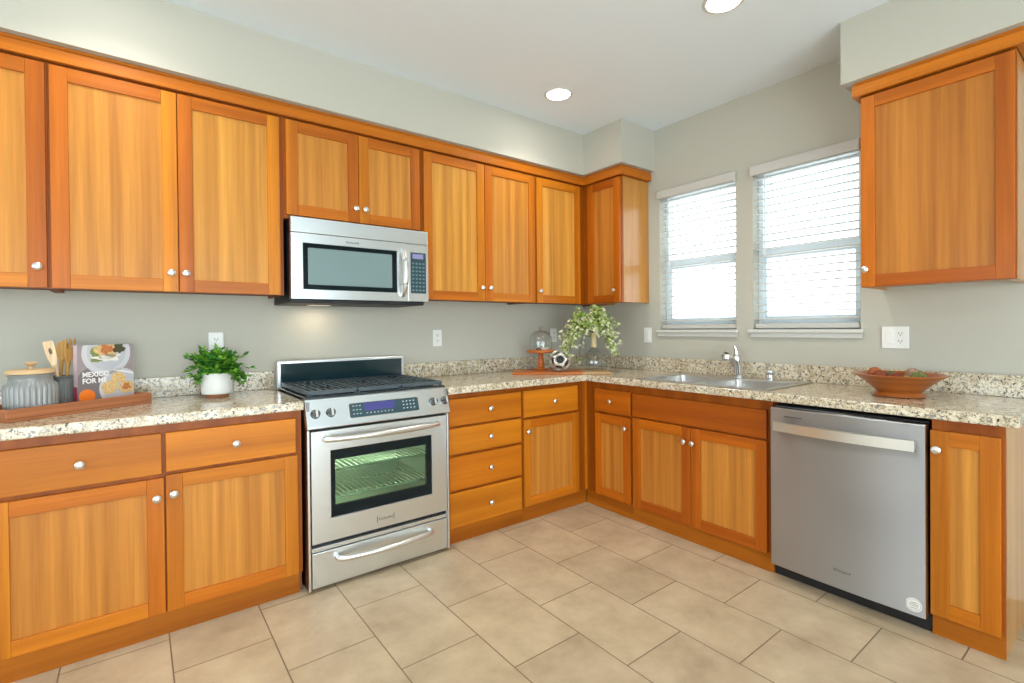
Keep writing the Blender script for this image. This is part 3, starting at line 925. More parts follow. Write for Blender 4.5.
# sloped control panel
pz0, pz1, pd0, pd1 = .778, .917, .682, .634
mb = MB()
prof = [(.645, pz0), (pd0 - .004, pz0), (pd0, pz0 + .006), (pd1 + .003, pz1 - .004), (pd1 - .006, pz1), (.60, pz1), (.60, .86)]
px0, px1 = RX0 - .003, RX1 + .003
n = len(prof)
vs = [(px0, d, z) for d, z in prof] + [(px1, d, z) for d, z in prof]
fs = [tuple(range(n)), tuple(range(n, 2 * n))] + [(i, (i + 1) % n, n + (i + 1) % n, n + i) for i in range(n)]
mb.add(vs, fs, 0, False, T)
cp = obj('control_panel', mb, M_STEELX, rg, bev=.002)
sl = math.atan2(pd0 - pd1 - .003, (pz1 - .004) - (pz0 + .006))      # lean of the panel face
nrm = Vector((0, -math.cos(sl), math.sin(sl)))
upd = Vector((0, math.sin(sl), math.cos(sl)))
zmid = .846
dmid = pd0 - (zmid - pz0 - .006) * math.tan(sl)


def TP(u, d, z):       # on the panel face: u world x, z up the slope from its middle, d off the face
    p = Vector((u, -dmid, zmid)) + upd * z + nrm * d
    return tuple(p)


def rrect(u0, u1, z0, z1, r, n=5):
    P = []
    for (cx, cz, st) in ((u1 - r, z1 - r, 0), (u0 + r, z1 - r, PI / 2), (u0 + r, z0 + r, PI), (u1 - r, z0 + r, 1.5 * PI)):
        for k in range(n):
            t = st + PI / 2 * k / (n - 1)
            P.append((cx + r * math.cos(t), cz + r * math.sin(t)))
    return P


TPz = lambda a, b, c: TP(a, c, b)
bz = obj('display_bezel', MB().prism(rrect(-2.320, -1.930, -.044, .040, .012), .0005, .003, 0, TPz), M_SATIN, cp)
mb = MB().prism(rrect(-2.312, -1.940, -.038, .034, .008), .0032, .0045, 0, TPz)
for i in range(3):
    for j in range(3):
        u = -2.296 + i * .017; z = .020 - j * .020
        mb.prism(rrect(u, u + .009, z - .002, z + .002, .001, 2), .0040, .0048, 1, TPz)
for i in range(8):
    u = -2.228 + i * .019
    mb.prism(rrect(u, u + .007, -.024, -.019, .001, 2), .0040, .0048, 1, TPz)
for i in range(4):
    for j in range(3):
        u = -2.03 + i * .020; z = .018 - j * .018
        mb.prism(rrect(u, u + .008, z - .003, z + .003, .001, 2), .0040, .0048, 1, TPz)
obj('display', mb, [M_DISP, M_KEY], cp)
obj('screen', MB().prism(rrect(-2.236, -2.075, -.010, .030, .003), .0047, .0052, 0, TPz), M_LCD, cp)
for u in (-2.474, -2.402, -1.850, -1.779):
    o_ = Vector(TP(u, .0005, 0))
    kb = obj('burner_knob', MB().lathe([(.0225, 0), (.0225, .004), (.019, .008), (.0185, .024), (.0165, .028), (0, .0285)], o_, nrm, 28), M_DKCHROME, rg)
    mb = MB()
    mb.add([(u + sx * .005, dd, sz * .0175) for dd in (.0285, .037) for sx, sz in ((-1, -1), (1, -1), (1, 1), (-1, 1))],
           [(0, 1, 2, 3), (4, 5, 6, 7), (0, 1, 5, 4), (1, 2, 6, 5), (2, 3, 7, 6), (3, 0, 4, 7)], 0, False, TP)
    obj('grip', mb, M_SATIN, kb, bev=.002)
# cooktop, burners, grates
ck = obj('cooktop', MB().box(RX0 - .001, RX1 + .001, .085, .628, .9155, .926, 0, T), M_ENAMEL, rg, bev=.004)
bpos = [(-2.385, .48), (-2.385, .22), (RC, .35), (-1.885, .48), (-1.885, .22)]
for (x, d) in bpos:
    bu = obj('burner', MB().lathe([(.045, .0), (.043, .006), (.036, .008)], T(x, d, .9262), seg=24), M_SATIN, rg)
    obj('burner_cap', MB().lathe([(.034, 0), (.036, .002), (.036, .005), (.031, .0075), (0, .0085)], T(x, d, .9345), seg=24), M_BLACK, bu)
gx = [RX0 + .012, RX0 + .259, RX1 - .259, RX1 - .012]
for k in range(3):
    a, b = gx[k] + .002, gx[k + 1] - .002
    mb = MB()
    z0, z1 = .9385, .951
    w = .012
    f, r_ = .618, .097
    mb.box(a, b, f - w, f, z0 - .006, z1, 0, T); mb.box(a, b, r_, r_ + w, z0 - .006, z1, 0, T)
    mb.box(a, a + w, r_ + w, f - w, z0 - .006, z1, 0, T); mb.box(b - w, b, r_ + w, f - w, z0 - .006, z1, 0, T)
    for q in range(1, 7):
        u = a + (b - a) * q / 7
        if k == 1:
            segs = [(r_ + w, .30), (.40, f - w)] if q in (3, 4) else [(r_ + w, f - w)]
        else:
            segs = [(r_ + w, .185), (.255, .445), (.515, f - w)] if q in (3, 4) else [(r_ + w, f - w)]
        for s0, s1 in segs: mb.box(u - .0055, u + .0055, s0, s1, z0, z1, 0, T)
    for dd in (.22, .35, .48):
        for s0, s1 in ((a + w, a + (b - a) * .40), (a + (b - a) * .60, b - w)):
            mb.box(s0, s1, dd - .005, dd + .005, z0 + .001, z1 - .001, 0, T)
    for u in (a + .006, b - .006):
        for dd in (r_ + .006, f - .006): mb.box(u - .006, u + .006, dd - .006, dd + .006, .9262, z0, 0, T)
    obj('grate', mb, M_IRON, ck)
# backguard
mb = MB()
mb.box(RX0 - .004, RX1 + .004, .055, .083, .912, 1.071, 0, T)
bgd = obj('backguard', mb, M_STEELX, rg, bev=.004)
obj('backguard_glass', MB().box(RX0 + .012, RX1 - .012, .0832, .0855, .930, 1.056, 0, T), M_TEALGL, bgd)

# ------------------------------------------------------------------ microwave
mx0, mx1, md = -2.513, -1.739, .410
mw = thing('microwave', ((mx0 + mx1) / 2, -.2, 1.387), 'stainless steel over-the-range microwave with dark window, mounted above the range', 'microwave')
obj('body', MB().box(mx0 + .003, mx1 - .003, .004, md - .034, 1.406, 1.8275, 0, T), M_BLACK, mw)
obj('top_vent_panel', MB().box(mx0, mx1, md - .033, md, 1.7475, 1.8275, 0, T), M_STEELX, mw, bev=.003)
sp_ = -1.8725
gx0, gx1, gz0, gz1 = -2.456, -1.938, 1.456, 1.697
mb = MB()
f0, f1 = md - .033, md
mb.box(mx0, gx0, f0, f1, 1.4075, 1.745, 0, T); mb.box(gx1, sp_ - .0012, f0, f1, 1.4075, 1.745, 0, T)
mb.box(gx0, gx1, f0, f1, 1.4075, gz0, 0, T); mb.box(gx0, gx1, f0, f1, gz1, 1.745, 0, T)
dr = obj('door', mb, M_STEELX, mw)
mb = MB().prism(rrect(gx0 + .0005, gx1 - .0005, gz0 + .0005, gz1 - .0005, .012), md - .012, md - .004, 0, lambda a, b, c: T(a, c, b))
mb.box(gx0, gx1, f0, md - .013, gz0, gz1, 0, T)
obj('window_border', mb, M_BLACKGL, dr)
obj('window_screen', MB().prism(rrect(gx0 + .026, gx1 - .030, gz0 + .026, gz1 - .024, .006), md - .0038, md - .003, 0, lambda a, b, c: T(a, c, b)), M_MESH, dr)
text_mesh('KitchenAid', .0155, lambda u, d, z: T(-2.197 + u, md + .0008 + d, 1.7135 + z), 0, 'lettering', M_KEYD, dr, align='CENTER')
P = []
for k in range(15):
    t = k / 14
    P.append((-1.906, md + .004 + .046 * math.sin(PI * t) ** .7, 1.437 + .274 * t))
obj('handle', MB().tube(P, [.009] + [.0145] * 13 + [.009], 14, 0, T, 1.0), M_SATIN, dr)
cpn = obj('control_panel', MB().box(sp_ + .0012, mx1, f0, f1, 1.4075, 1.745, 0, T), M_STEELX, mw, bev=.002)
mb = MB().box(-1.854, -1.755, md + .0004, md + .002, 1.456, 1.697, 0, T)
for i in range(4):
    for j in range(8):
        u = -1.845 + i * .0225; z = 1.470 + j * .0225
        mb.box(u, u + .013, md + .0015, md + .0024, z, z + .009, 1, T)
obj('keypad', mb, [M_DISP, plain('keypad_print', (.12, .22, .27, 1), .4)], cpn)
obj('screen', MB().box(-1.842, -1.772, md + .0022, md + .0028, 1.660, 1.688, 0, T), M_LCD2, cpn)
mb = MB()
mb.box(mx0 - .002, mx1 - .02, .02, md - .02, 1.387, 1.4055, 0, T)
obj('bottom_vent', mb, M_BLACK, mw, bev=.004)
obj('work_lamp', MB().box(-2.36, -2.24, .10, .16, 1.3861, 1.3869, 0, T), plain('warm_lamp_lens', (1, .9, .75, 1), .4, emit=(1, .82, .58, 1), estr=.6), mw)
wl = bpy.data.lights.new('work_light', 'AREA'); wl.shape = 'RECTANGLE'; wl.size = .11; wl.size_y = .05; wl.energy = .6; wl.color = (1, .8, .58)
wo = bpy.data.objects.new('work_light', wl); wo.location = Vector(T(-2.30, .13, 1.382)) - Vector(mw.location); wo.parent = mw; COL.objects.link(wo)

# ------------------------------------------------------------------ dishwasher
T = TB
du0, du1, dd1 = 1.9205, 2.518, .673
dz0, dz1 = .073, .846
dw = thing('dishwasher', T((du0 + du1) / 2, .3, 0), 'stainless steel dishwasher with a bar handle, built in under the granite counter', 'dishwasher')
obj('tub', MB().box(du0 + .002, du1 - .002, .02, .60, .10, .852, 0, T), M_BLACK, dw)
mb = MB()
NU = 28
for k in range(NU + 1):
    t = k / NU
    u = du0 + (du1 - du0) * t
    bulge = .009 * (1 - (2 * t - 1) ** 2) - .009
    for d, z in ((.605, dz0), (dd1 + bulge - .003, dz0), (dd1 + bulge, dz0 + .004), (dd1 + bulge, dz1 - .004), (dd1 + bulge - .003, dz1), (.605, dz1)):
        mb.v.append(Vector(T(u, d, z)))
for k in range(NU):
    for j in range(6):
        mb.f.append([k * 6 + j, k * 6 + (j + 1) % 6, (k + 1) * 6 + (j + 1) % 6, (k + 1) * 6 + j]); mb.m.append(0); mb.sm.append(True)
mb.f.append(list(range(6))); mb.m.append(0); mb.sm.append(False)
mb.f.append([NU * 6 + j for j in range(6)]); mb.m.append(0); mb.sm.append(False)
dd = obj('door', mb, M_STEEL, dw, sharp=30)
# flat bar handle, gently bowed
mb = MB()
hz0, hz1 = .738, .786
h0, h1 = 1.948, 2.492
for k in range(25):
    t = k / 24
    u = h0 + (h1 - h0) * t
    d = dd1 + .018 + .026 * math.sin(PI * t)
    for a, b in ((d, hz0), (d + .012, hz0 + .003), (d + .012, hz1 - .003), (d, hz1)):
        mb.v.append(Vector(T(u, a, b)))
for k in range(24):
    for j in range(4):
        mb.f.append([k * 4 + j, k * 4 + (j + 1) % 4, (k + 1) * 4 + (j + 1) % 4, (k + 1) * 4 + j]); mb.m.append(0); mb.sm.append(True)
for kk in (0, 24):
    mb.f.append([kk * 4 + j for j in range(4)]); mb.m.append(0); mb.sm.append(False)
for u in (h0 + .004, h1 - .024): mb.box(u, u + .02, dd1 - .008, dd1 + .020, hz0 + .006, hz1 - .006, 0, T)
obj('handle', mb, M_SATIN, dd, sharp=30)
obj('toe_panel', MB().box(du0 - .01, du1 + .006, .585, .598, .003, .099, 0, T), M_BLACK, dw)
fz = dd1 - .0002
obj('mode_marks', MB().box(1.988, 2.066, fz - .006, fz + .0006, .8075, .8115, 0, T), M_KEYD, dd)
bul = lambda u: dd1 + .009 * (1 - (2 * (u - du0) / (du1 - du0) - 1) ** 2) - .009
text_mesh('Whirlpool', .0165, lambda u, d, z: T(2.194 + u, bul(2.22) + .0006 + d, .150 + z), 0, 'lettering', M_KEYD, dd)
su, sz = 2.481, .117
st = obj('sticker', MB().prism([(su + .027 * math.cos(a * PI / 16), sz + .027 * math.sin(a * PI / 16)) for a in range(32)], bul(su) - .0005, bul(su) + .0012, 0, lambda a, b, c: T(a, c, b)), plain('white_sticker', srgb(225, 222, 216), .5), dd)
mb = MB()
for a in range(32):
    t0, t1 = a * PI / 16, (a + 1) * PI / 16
    mb.add([(su + r * math.cos(t), sz + r * math.sin(t), 0) for r in (.0215, .0228) for t in (t0, t1)], [(0, 1, 3, 2)], 0, False, lambda u, z, c: T(u, bul(su) + .0014, z))
for j, wd in ((.010, .010), (.0035, .015), (-.003, .015), (-.012, .012)):
    mb.box(su - wd, su + wd, bul(su) + .0013, bul(su) + .0015, sz + j - .0014, sz + j + .0014, 0, T)
obj('sticker_print', mb, plain('grey_print', (.3, .3, .3, 1), .6), dd)

# ------------------------------------------------------------------ wall plates


def plate(T, u, z, label, gangs, d=.0015, w=.070, h=.115):
    W_ = w + .046 * (len(gangs) - 1)
    n = 'wall_outlet' if 'o' in gangs else 'light_switch'
    t = thing(n, T(u, d, z), label, 'outlet' if 'o' in gangs else 'switch')
    obj('cover_plate', MB().box(u - W_ / 2, u + W_ / 2, d, d + .006, z - h / 2, z + h / 2, 0, T), M_PLASTIC, t, bev=.003)
    for i, g in enumerate(gangs):
        uc = u + (i - (len(gangs) - 1) / 2) * .046
        if g == 'o':
            for s in (-1, 1):
                zz = z + s * .0195
                rc = obj('receptacle', MB().prism(rrect(uc - .0165, uc + .0165, zz - .0145, zz + .0145, .008), d + .0062, d + .0082, 0, lambda a, b, c: T(a, c, b)), M_PLASTIC, t)
                mb = MB().box(uc - .008, uc - .0055, d + .0083, d + .0088, zz - .002, zz + .008, 0, T)
                mb.box(uc + .0055, uc + .008, d + .0083, d + .0088, zz - .002, zz + .007, 0, T)
                mb.prism(rrect(uc - .0025, uc + .0025, zz - .010, zz - .005, .0024), d + .0083, d + .0088, 0, lambda a, b, c: T(a, c, b))
                obj('slots', mb, M_SLOT, rc)
        else:
            obj('rocker', MB().box(uc - .0165, uc + .0165, d + .0062, d + .0095, z - .0335, z + .0335, 0, T), M_PLASTIC, t, bev=.002)


plate(TA, -2.801, 1.180, 'white wall outlet on the back wall behind the potted plant', 'o')
plate(TA, -1.460, 1.180, 'white wall outlet on the back wall, right of the range', 'o')
plate(TA, -.362, 1.180, 'white wall outlet on the back wall, between the glass dome and the hanging blossoms', 'o')
plate(TB, .688, 1.180, 'white single switch plate on the window wall, under the corner cabinet', 's', w=.07)
plate(TB, 2.247, 1.178, 'white double plate with a rocker switch and an outlet, above the wooden bowl', 'so')

# ------------------------------------------------------------------ things on the left counter
FLc = Vector((-3.526, -.518)); ang = math.atan2(.537, .843)
ex = Vector((math.cos(ang), math.sin(ang))); ey = Vector((-math.sin(ang), math.cos(ang)))


def TT(a, b, z):       # tray frame: a along its long front, b towards the wall
    p = FLc + ex * a + ey * b
    return (p.x, p.y, z)


ZB = ZT + .0008
tl, tw, th = .519, .225, .048
o_ = TT(tl / 2, tw / 2, ZB)
tr = thing('serving_tray', o_, 'reddish wooden tray with low sides on the left counter, holding canister, crock and cookbook', 'tray')
obj('floor_board', MB().box(0, tl, 0, tw, ZB, ZB + .010, 0, TT), W_TRAY, tr)
for nm, (a, b, c_, d_) in (('long_side', (0, tl, 0, .012)), ('long_side', (0, tl, tw - .012, tw)), ('short_side', (0, .012, .0125, tw - .0125)), ('short_side', (tl - .012, tl, .0125, tw - .0125))):
    obj(nm, MB().box(a, b, c_, d_, ZB + .0102, ZB + th, 0, TT), W_TRAY, tr, bev=.003)
zf = ZB + .0108
# canister
cx, cy, _ = TT(.126, .108, 0)
cn = thing('canister', (cx, cy, zf), 'grey-blue ribbed ceramic canister with a pale wooden lid, in the tray', 'canister')
fl = lambda t, k: 1 + (.045 * abs(math.cos(14 * t)) ** .8 - .02 if 1 <= k <= 4 else 0)
obj('jar', MB().lathe([(.070, 0), (.078, .004), (.080, .02), (.081, .10), (.078, .116), (.068, .128), (.065, .146), (.070, .152), (.071, .158)], (cx, cy, zf), seg=224, flute=fl), M_CERAM, cn, sharp=60)
ld = obj('lid', MB().lathe([(.064, .1585), (.074, .160), (.075, .170), (.070, .176), (0, .178)], (cx, cy, zf), seg=48), W_LID, cn)
obj('lid_knob', MB().lathe([(.008, .178), (.008, .190), (.018, .196), (.019, .202), (.014, .206), (0, .207)], (cx, cy, zf), seg=24), W_LID, ld)
# crock with three utensils
kx, ky, _ = TT(.252, .160, 0)
kr = thing('utensil_crock', (kx, ky, zf), 'dark grey ribbed ceramic crock between the canister and the cookbook', 'crock')
fl2 = lambda t, k: 1 + (.05 * abs(math.cos(12 * t)) ** .8 - .02 if 1 <= k <= 3 else 0)
mb = MB().lathe([(.035, 0), (.039, .004), (.041, .02), (.041, .112), (.039, .120), (.044, .130), (.045, .136), (.040, .137), (.036, .125), (.036, .012), (0, .010)], (kx, ky, zf), seg=160, flute=fl2, caps=False)
mb.f.append(list(range(160))); mb.m.append(0); mb.sm.append(False)
obj('pot', mb, M_CROCK, kr, sharp=60)


def stick(base, tip, r0=.0055, r1=.0055, n=5):
    b, t = Vector(base), Vector(tip)
    return [b + (t - b) * (k / (n - 1)) for k in range(n)], [r0 + (r1 - r0) * k / (n - 1) for k in range(n)]


def utensil(name, base, tip, label, m, blade, side):
    """a handle from base to tip, then a flat blade outlined by (offset, width) pairs"""
    b, t = Vector(base), Vector(tip)
    d = (t - b).normalized()
    s = Vector(side); s = (s - d * s.dot(d)).normalized(); nn = d.cross(s)
    root = thing(name, base, label, 'utensil', 'wooden cooking utensils in the crock')
    obj('handle', MB().tube([b, b + (t - b) * .5, t], [.0055, .006, .0065], 10), m, root)
    outl = [(l, w) for l, w in blade]
    pts = [t + d * l + s * w for l, w in outl] + [t + d * l - s * w for l, w in reversed(outl)]
    mb = MB(); k = len(pts)
    vs = [p + nn * .003 for p in pts] + [p - nn * .003 for p in pts]
    fs = [(i, (i + 1) % k, k + (i + 1) % k, k + i) for i in range(k)]
    h = k // 2
    for i in range(h - 1):
        fs.append((i, i + 1, k - 2 - i, k - 1 - i)); fs.append((k + i, k + k - 1 - i, k + k - 2 - i, k + i + 1))
    mb.add(vs, fs)
    return root, mb, (t, d, s, nn)


zr = zf + .022
r_, mb, (t, d, s, nn) = utensil('spatula', (kx + .012, ky - .006, zr), (kx - .018, ky - .026, zf + .185), 'pale wooden spatula with a slot, leaning left out of the crock', W_SPATULA,
                 [(-.04, .007), (0, .009), (.03, .015), (.05, .017), (.098, .017), (.102, .014)], (1, .2, 0))
sb = obj('blade', mb, W_SPATULA, r_, bev=.001)
mb = MB(); c0 = t + d * .06
P = [c0 + d * (.014 * math.cos(a)) + s * (.0055 * math.sin(a)) for a in [2 * PI * q / 14 for q in range(14)]]
mb.add([p + nn * .0034 for p in P] + [p - nn * .0034 for p in P], [tuple(range(14)), tuple(range(27, 13, -1))] + [(q, (q + 1) % 14, 14 + (q + 1) % 14, 14 + q) for q in range(14)])
obj('slot', mb, plain('slot_shadow_wood', srgb(120, 96, 70), .8), sb)
r_, mb, _x = utensil('wooden_spoon', (kx - .010, ky + .012, zr), (kx + .002, ky + .018, zf + .205), 'brown wooden spoon with a rounded bowl, standing in the middle of the crock', W_SPOON,
                 [(-.03, .006), (0, .010), (.018, .017), (.04, .0215), (.06, .020), (.074, .013), (.08, .004)], (1, 0, 0))
obj('bowl', mb, W_SPOON, r_, bev=.001)
r_, mb, _x = utensil('wooden_fork', (kx + .008, ky + .004, zr), (kx + .024, ky - .004, zf + .195), 'brown wooden serving fork standing at the right side of the crock', W_SPOON,
                 [(-.03, .006), (0, .009), (.02, .016), (.045, .0205), (.06, .0195)], (1, .3, 0))
t, d, s, nn = _x
for q in (-1, 0, 1):
    c0 = t + d * .058 + s * (.0145 * q)
    mb.tube([c0, c0 + d * .02, c0 + d * .042], [.0055, .005, .0025], 8)
obj('head', mb, W_SPOON, r_, bev=.0008)

# cookbook
ba0, bb0 = .280, .100
bw, bh, bt = .225, .264, .028
bz = zf + .001
bk = thing('cookbook', TT(ba0 + bw / 2, bb0 + bt / 2, bz), 'upright cookbook with plates of food on its cover, at the right end of the tray', 'book')
M_COV = plain('cover_grey', srgb(158, 146, 146), .4)
M_COVD = plain('cover_shadow_grey', srgb(126, 116, 116), .4)
M_SPINE = plain('spine_pink', srgb(214, 190, 196), .45)
M_SPINER = plain('spine_red', srgb(168, 62, 84), .45)
M_PLATE = plain('printed_plate', srgb(206, 205, 209), .4)
M_PLATE2 = plain('printed_plate_inner', srgb(192, 192, 199), .4)
M_PAPER = plain('paper', srgb(235, 230, 220), .7)
M_ORANGE = plain('printed_orange', srgb(244, 126, 34), .4)
M_CAKE = plain('printed_cake', srgb(222, 186, 128), .5, var=.25, scale=160)
M_CAKE2 = plain('printed_topping', srgb(196, 118, 66), .5, var=.3, scale=200)
M_GREEN = plain('printed_greens', srgb(128, 140, 84), .5, var=.4, scale=180)
M_OLIVE = plain('printed_olives', srgb(78, 78, 52), .5, var=.4, scale=200)
M_WHITE = plain('printed_white', srgb(244, 240, 238), .5)
obj('pages', MB().box(ba0 + .004, ba0 + bw - .003, bb0 + .003, bb0 + bt - .003, bz + .003, bz + bh - .003, 0, TT), M_PAPER, bk)
cv = obj('front_cover', MB().box(ba0, ba0 + bw, bb0, bb0 + .0026, bz, bz + bh, 0, TT), M_COV, bk)
obj('back_cover', MB().box(ba0, ba0 + bw, bb0 + bt - .0026, bb0 + bt, bz, bz + bh, 0, TT), M_COV, bk)
obj('spine', MB().box(ba0 - .0012, ba0 + .0018, bb0 + .0028, bb0 + bt - .0028, bz + .085, bz + bh, 0, TT).box(ba0 - .0012, ba0 + .0018, bb0 + .0028, bb0 + bt - .0028, bz, bz + .085, 1, TT), [M_SPINE, M_SPINER], bk)


def cover_clip(P):
    u0, u1, z0, z1 = ba0, ba0 + bw, bz, bz + bh
    return [(min(max(a, u0 + .0006), u1 - .0006), min(max(b, z0 + .0006), z1 - .0006)) for a, b in P]


def disc(cu, cz, ra, rb, k, wob=0.0, n=36, seed=1):
    rr = random.Random(seed)
    ph = [rr.uniform(0, 6.28) for _ in range(3)]
    P = []
    for q in range(n):
        a = 2 * PI * q / n
        w = 1 + wob * (math.sin(3 * a + ph[0]) + math.sin(5 * a + ph[1]) + .6 * math.sin(8 * a + ph[2])) / 2
        P.append((ba0 + cu * bw + ra * w * math.cos(a), bz + cz * bh + rb * w * math.sin(a)))
    return MB().prism(cover_clip(P), bb0 - .0004 - .00025 * k, bb0 - .0001, 0, lambda a, b, c: TT(a, c, b))


Pn = [(disc(.20, .28, .055, .09, .3), M_COVD), (disc(.50, .86, .098, .098, 1), M_PLATE), (disc(.50, .87, .078, .078, 2), M_PLATE2), (disc(.36, .84, .035, .035, 3, .25, seed=4), M_GREEN),
      (disc(.50, .89, .048, .035, 4, .2, seed=2), M_CAKE), (disc(.50, .92, .026, .02, 5, .3, seed=3), M_CAKE2),
      (disc(.72, .93, .024, .022, 5, .25, seed=9), M_OLIVE), (disc(.52, .78, .05, .016, 4, .3, seed=6), M_PAPER),
      (disc(.74, .26, .086, .086, 1), M_PLATE), (disc(.74, .26, .072, .072, 2), M_PLATE2),
      (disc(.70, .42, .030, .026, 3, .1, seed=7), M_CAKE), (disc(.54, .27, .032, .030, 4, .1, seed=8), M_CAKE), (disc(.85, .25, .032, .030, 4, .1, seed=5), M_CAKE),
      (disc(.85, .26, .017, .015, 5, .3, seed=11), M_CAKE2), (disc(.15, .155, .031, .031, 3, .02), M_ORANGE)]
mats_ = []
mb = MB()
for i, (d_, m_) in enumerate(Pn):
    mats_.append(m_)
    mb.add(d_.v, d_.f, i)
mb2 = MB().add([(ba0 + .60 * bw, 0, bz + .555 * bh), (ba0 + .61 * bw, 0, bz + .575 * bh), (ba0 + .975 * bw, 0, bz + .50 * bh), (ba0 + .97 * bw, 0, bz + .475 * bh)], [(0, 1, 2, 3)], 0, False, lambda a, b, c: TT(a, bb0 - .0022, c))
mb.add(mb2.v, mb2.f, len(mats_)); mats_.append(M_WHITE)
obj('cover_picture', mb, mats_, cv)
for tx, zz in (('MEXICO', .475), ('FOR ME', .37)):
    text_mesh(tx, .030, lambda u, d, z: TT(ba0 + .070 * bw + u * .92, bb0 - .0022 - d, bz + zz * bh + z), 0, 'title_lettering', M_WHITE, cv, bold=.0008)

# potted plant
px, py = -2.82, -.200
pp = thing('potted_plant', (px, py, ZB), 'leafy green plant in a white cylindrical pot, left of the range', 'plant')
obj('pot_base', MB().lathe([(.048, 0), (.050, .001), (.052, .0165), (.048, .0168)], (px, py, ZB), seg=40), M_TERRA, pp)
obj('pot', MB().lathe([(0, .017), (.062, .017), (.069, .020), (.071, .028), (.071, .122), (.0695, .1235), (.066, .122), (.066, .105)], (px, py, ZB), seg=48, caps=False), M_POT, pp)
obj('soil', MB().lathe([(0, .110), (.0655, .108)], (px, py, ZB), seg=32, caps=False), M_SOIL, pp)


def leaf(mb, p, d, n, L, w, mi):
    d = d.normalized(); s = d.cross(n)
    if s.length < 1e-3: s = d.cross(Vector((1, 0, 0)))
    s.normalize(); n = s.cross(d)
    q = [p, p + d * L * .35 + s * w * .5 + n * L * .05, p + d * L * .75 + s * w * .38 + n * L * .03, p + d * L - n * L * .10,
         p + d * L * .75 - s * w * .38 + n * L * .03, p + d * L * .35 - s * w * .5 + n * L * .05, p + d * L * .5 + n * L * -.02]
    mb.add(q, [(0, 1, 6), (1, 2, 6), (2, 3, 6), (3, 4, 6), (4, 5, 6), (5, 0, 6)], mi, True)


rr = random.Random(12)
mbS, mbL = MB(), MB()
for k in range(112):
    a = rr.uniform(0, 2 * PI); el = rr.uniform(.12, 1.45)
    L = rr.uniform(.07, .12) * (1.0 if el < .6 else 1.15)
    d = Vector((math.cos(a) * math.cos(el), math.sin(a) * math.cos(el) * .9, math.sin(el)))
    b0 = Vector((px + .045 * rr.random() * math.cos(a), py + .045 * rr.random() * math.sin(a), ZB + .108))
    P = []
    droop = rr.uniform(.02, .075) if el < .8 else rr.uniform(.0, .03)
    for q in range(6):
        t = q / 5
        p = b0 + d * L * t * 1.1 + Vector((0, 0, .03 * math.sin(PI * min(1, t * 1.2)) - droop * t * t))
        rad = math.hypot(p.x - px, p.y - py)
        if rad > .058: p.z = max(p.z, ZB + (.128 if rad < .085 or abs(p.x - px) < .062 else .055))
        p.y = min(p.y, -.075)
        P.append(p)
    mbS.tube(P, .0011, 5)
    for q in range(1, 6):
        for sd in (-1, 1, 0):
            dd_ = (P[q] - P[q - 1]).normalized()
            si = dd_.cross(Vector((0, 0, 1)))
            if si.length < 1e-3: si = Vector((1, 0, 0))
            si.normalize()
            di = dd_ * .5 + si * sd * .9 + Vector((rr.uniform(-.3, .3), rr.uniform(-.3, .3), rr.uniform(-.1, .5)))
            leaf(mbL, P[q] - dd_ * rr.uniform(0, .012), di, Vector((rr.uniform(-.4, .4), rr.uniform(-.6, .2), 1)).normalized(), rr.uniform(.020, .032), rr.uniform(.014, .021), rr.choice((0, 0, 1, 1, 1, 2, 3)))
obj('stems', mbS, M_LEAF[2], pp)
obj('foliage', mbL, M_LEAF, pp, recalc=False)

# ------------------------------------------------------------------ things in the corner
A0 = Vector((-1.032, -.306)); e1 = Vector((.77, -.638)).normalized(); e2 = Vector((.638, .77)).normalized()


def TC(a, b, z):
    p = A0 + e1 * a + e2 * b
    return (p.x, p.y, z)


bl_ = .70
bdp = .30
bo = thing('serving_board', TC(bl_ / 2, bdp / 2, ZB), 'long thin wooden board lying across the counter corner under the cake stand', 'board')
obj('dark_plank', MB().box(0, .50, 0, bdp, ZB, ZB + .014, 0, TC), W_WALNUT, bo, bev=.003)
q_ = obj('glare_end', MB().box(.5004, bl_, 0, bdp, ZB, ZB + .014, 0, TC), W_GLARE, bo, bev=.003)  # same board, tinted paler for the window glare on this end
q_['label'] = 'end of the board, paled by painted window glare'
zc = ZB + .0148
sx, sy = -.735, -.272
cs = thing('cake_stand', (sx, sy, zc), 'turned wooden cake stand on a slim pedestal, on the board in the corner', 'cake stand')
obj('foot', MB().lathe([(.054, 0), (.056, .004), (.052, .010), (.030, .016), (.024, .020)], (sx, sy, zc), seg=40), W_WALNUT, cs)
obj('pedestal', MB().lathe([(.024, .0202), (.027, .03), (.025, .06), (.018, .105), (.019, .118), (.026, .127)], (sx, sy, zc), seg=32), W_WALNUT, cs)
obj('plate', MB().lathe([(.030, .1272), (.100, .130), (.106, .136), (.106, .147), (.102, .150), (0, .150)], (sx, sy, zc), seg=48), W_WALNUT, cs)
gd = thing('glass_dome', (sx, sy, zc + .1505), 'clear glass cloche with a knob, covering the wooden cake stand', 'cloche')
dp_ = [(.086, 0), (.0875, .004), (.087, .06), (.082, .095), (.068, .122), (.045, .138), (.018, .146), (.008, .148)]
inn = [(r - .0022, h - .0015) for r, h in dp_][::-1]
obj('dome', MB().lathe(dp_ + [(.0, .149)], (sx, sy, zc + .1508), seg=48, caps=False), M_GLASS, gd, recalc=False)
obj('dome_knob', MB().lathe([(.007, .1475), (.007, .156), (.015, .163), (.016, .170), (.010, .177), (0, .178)], (sx, sy, zc + .1508), seg=24), M_GLASS, gd)
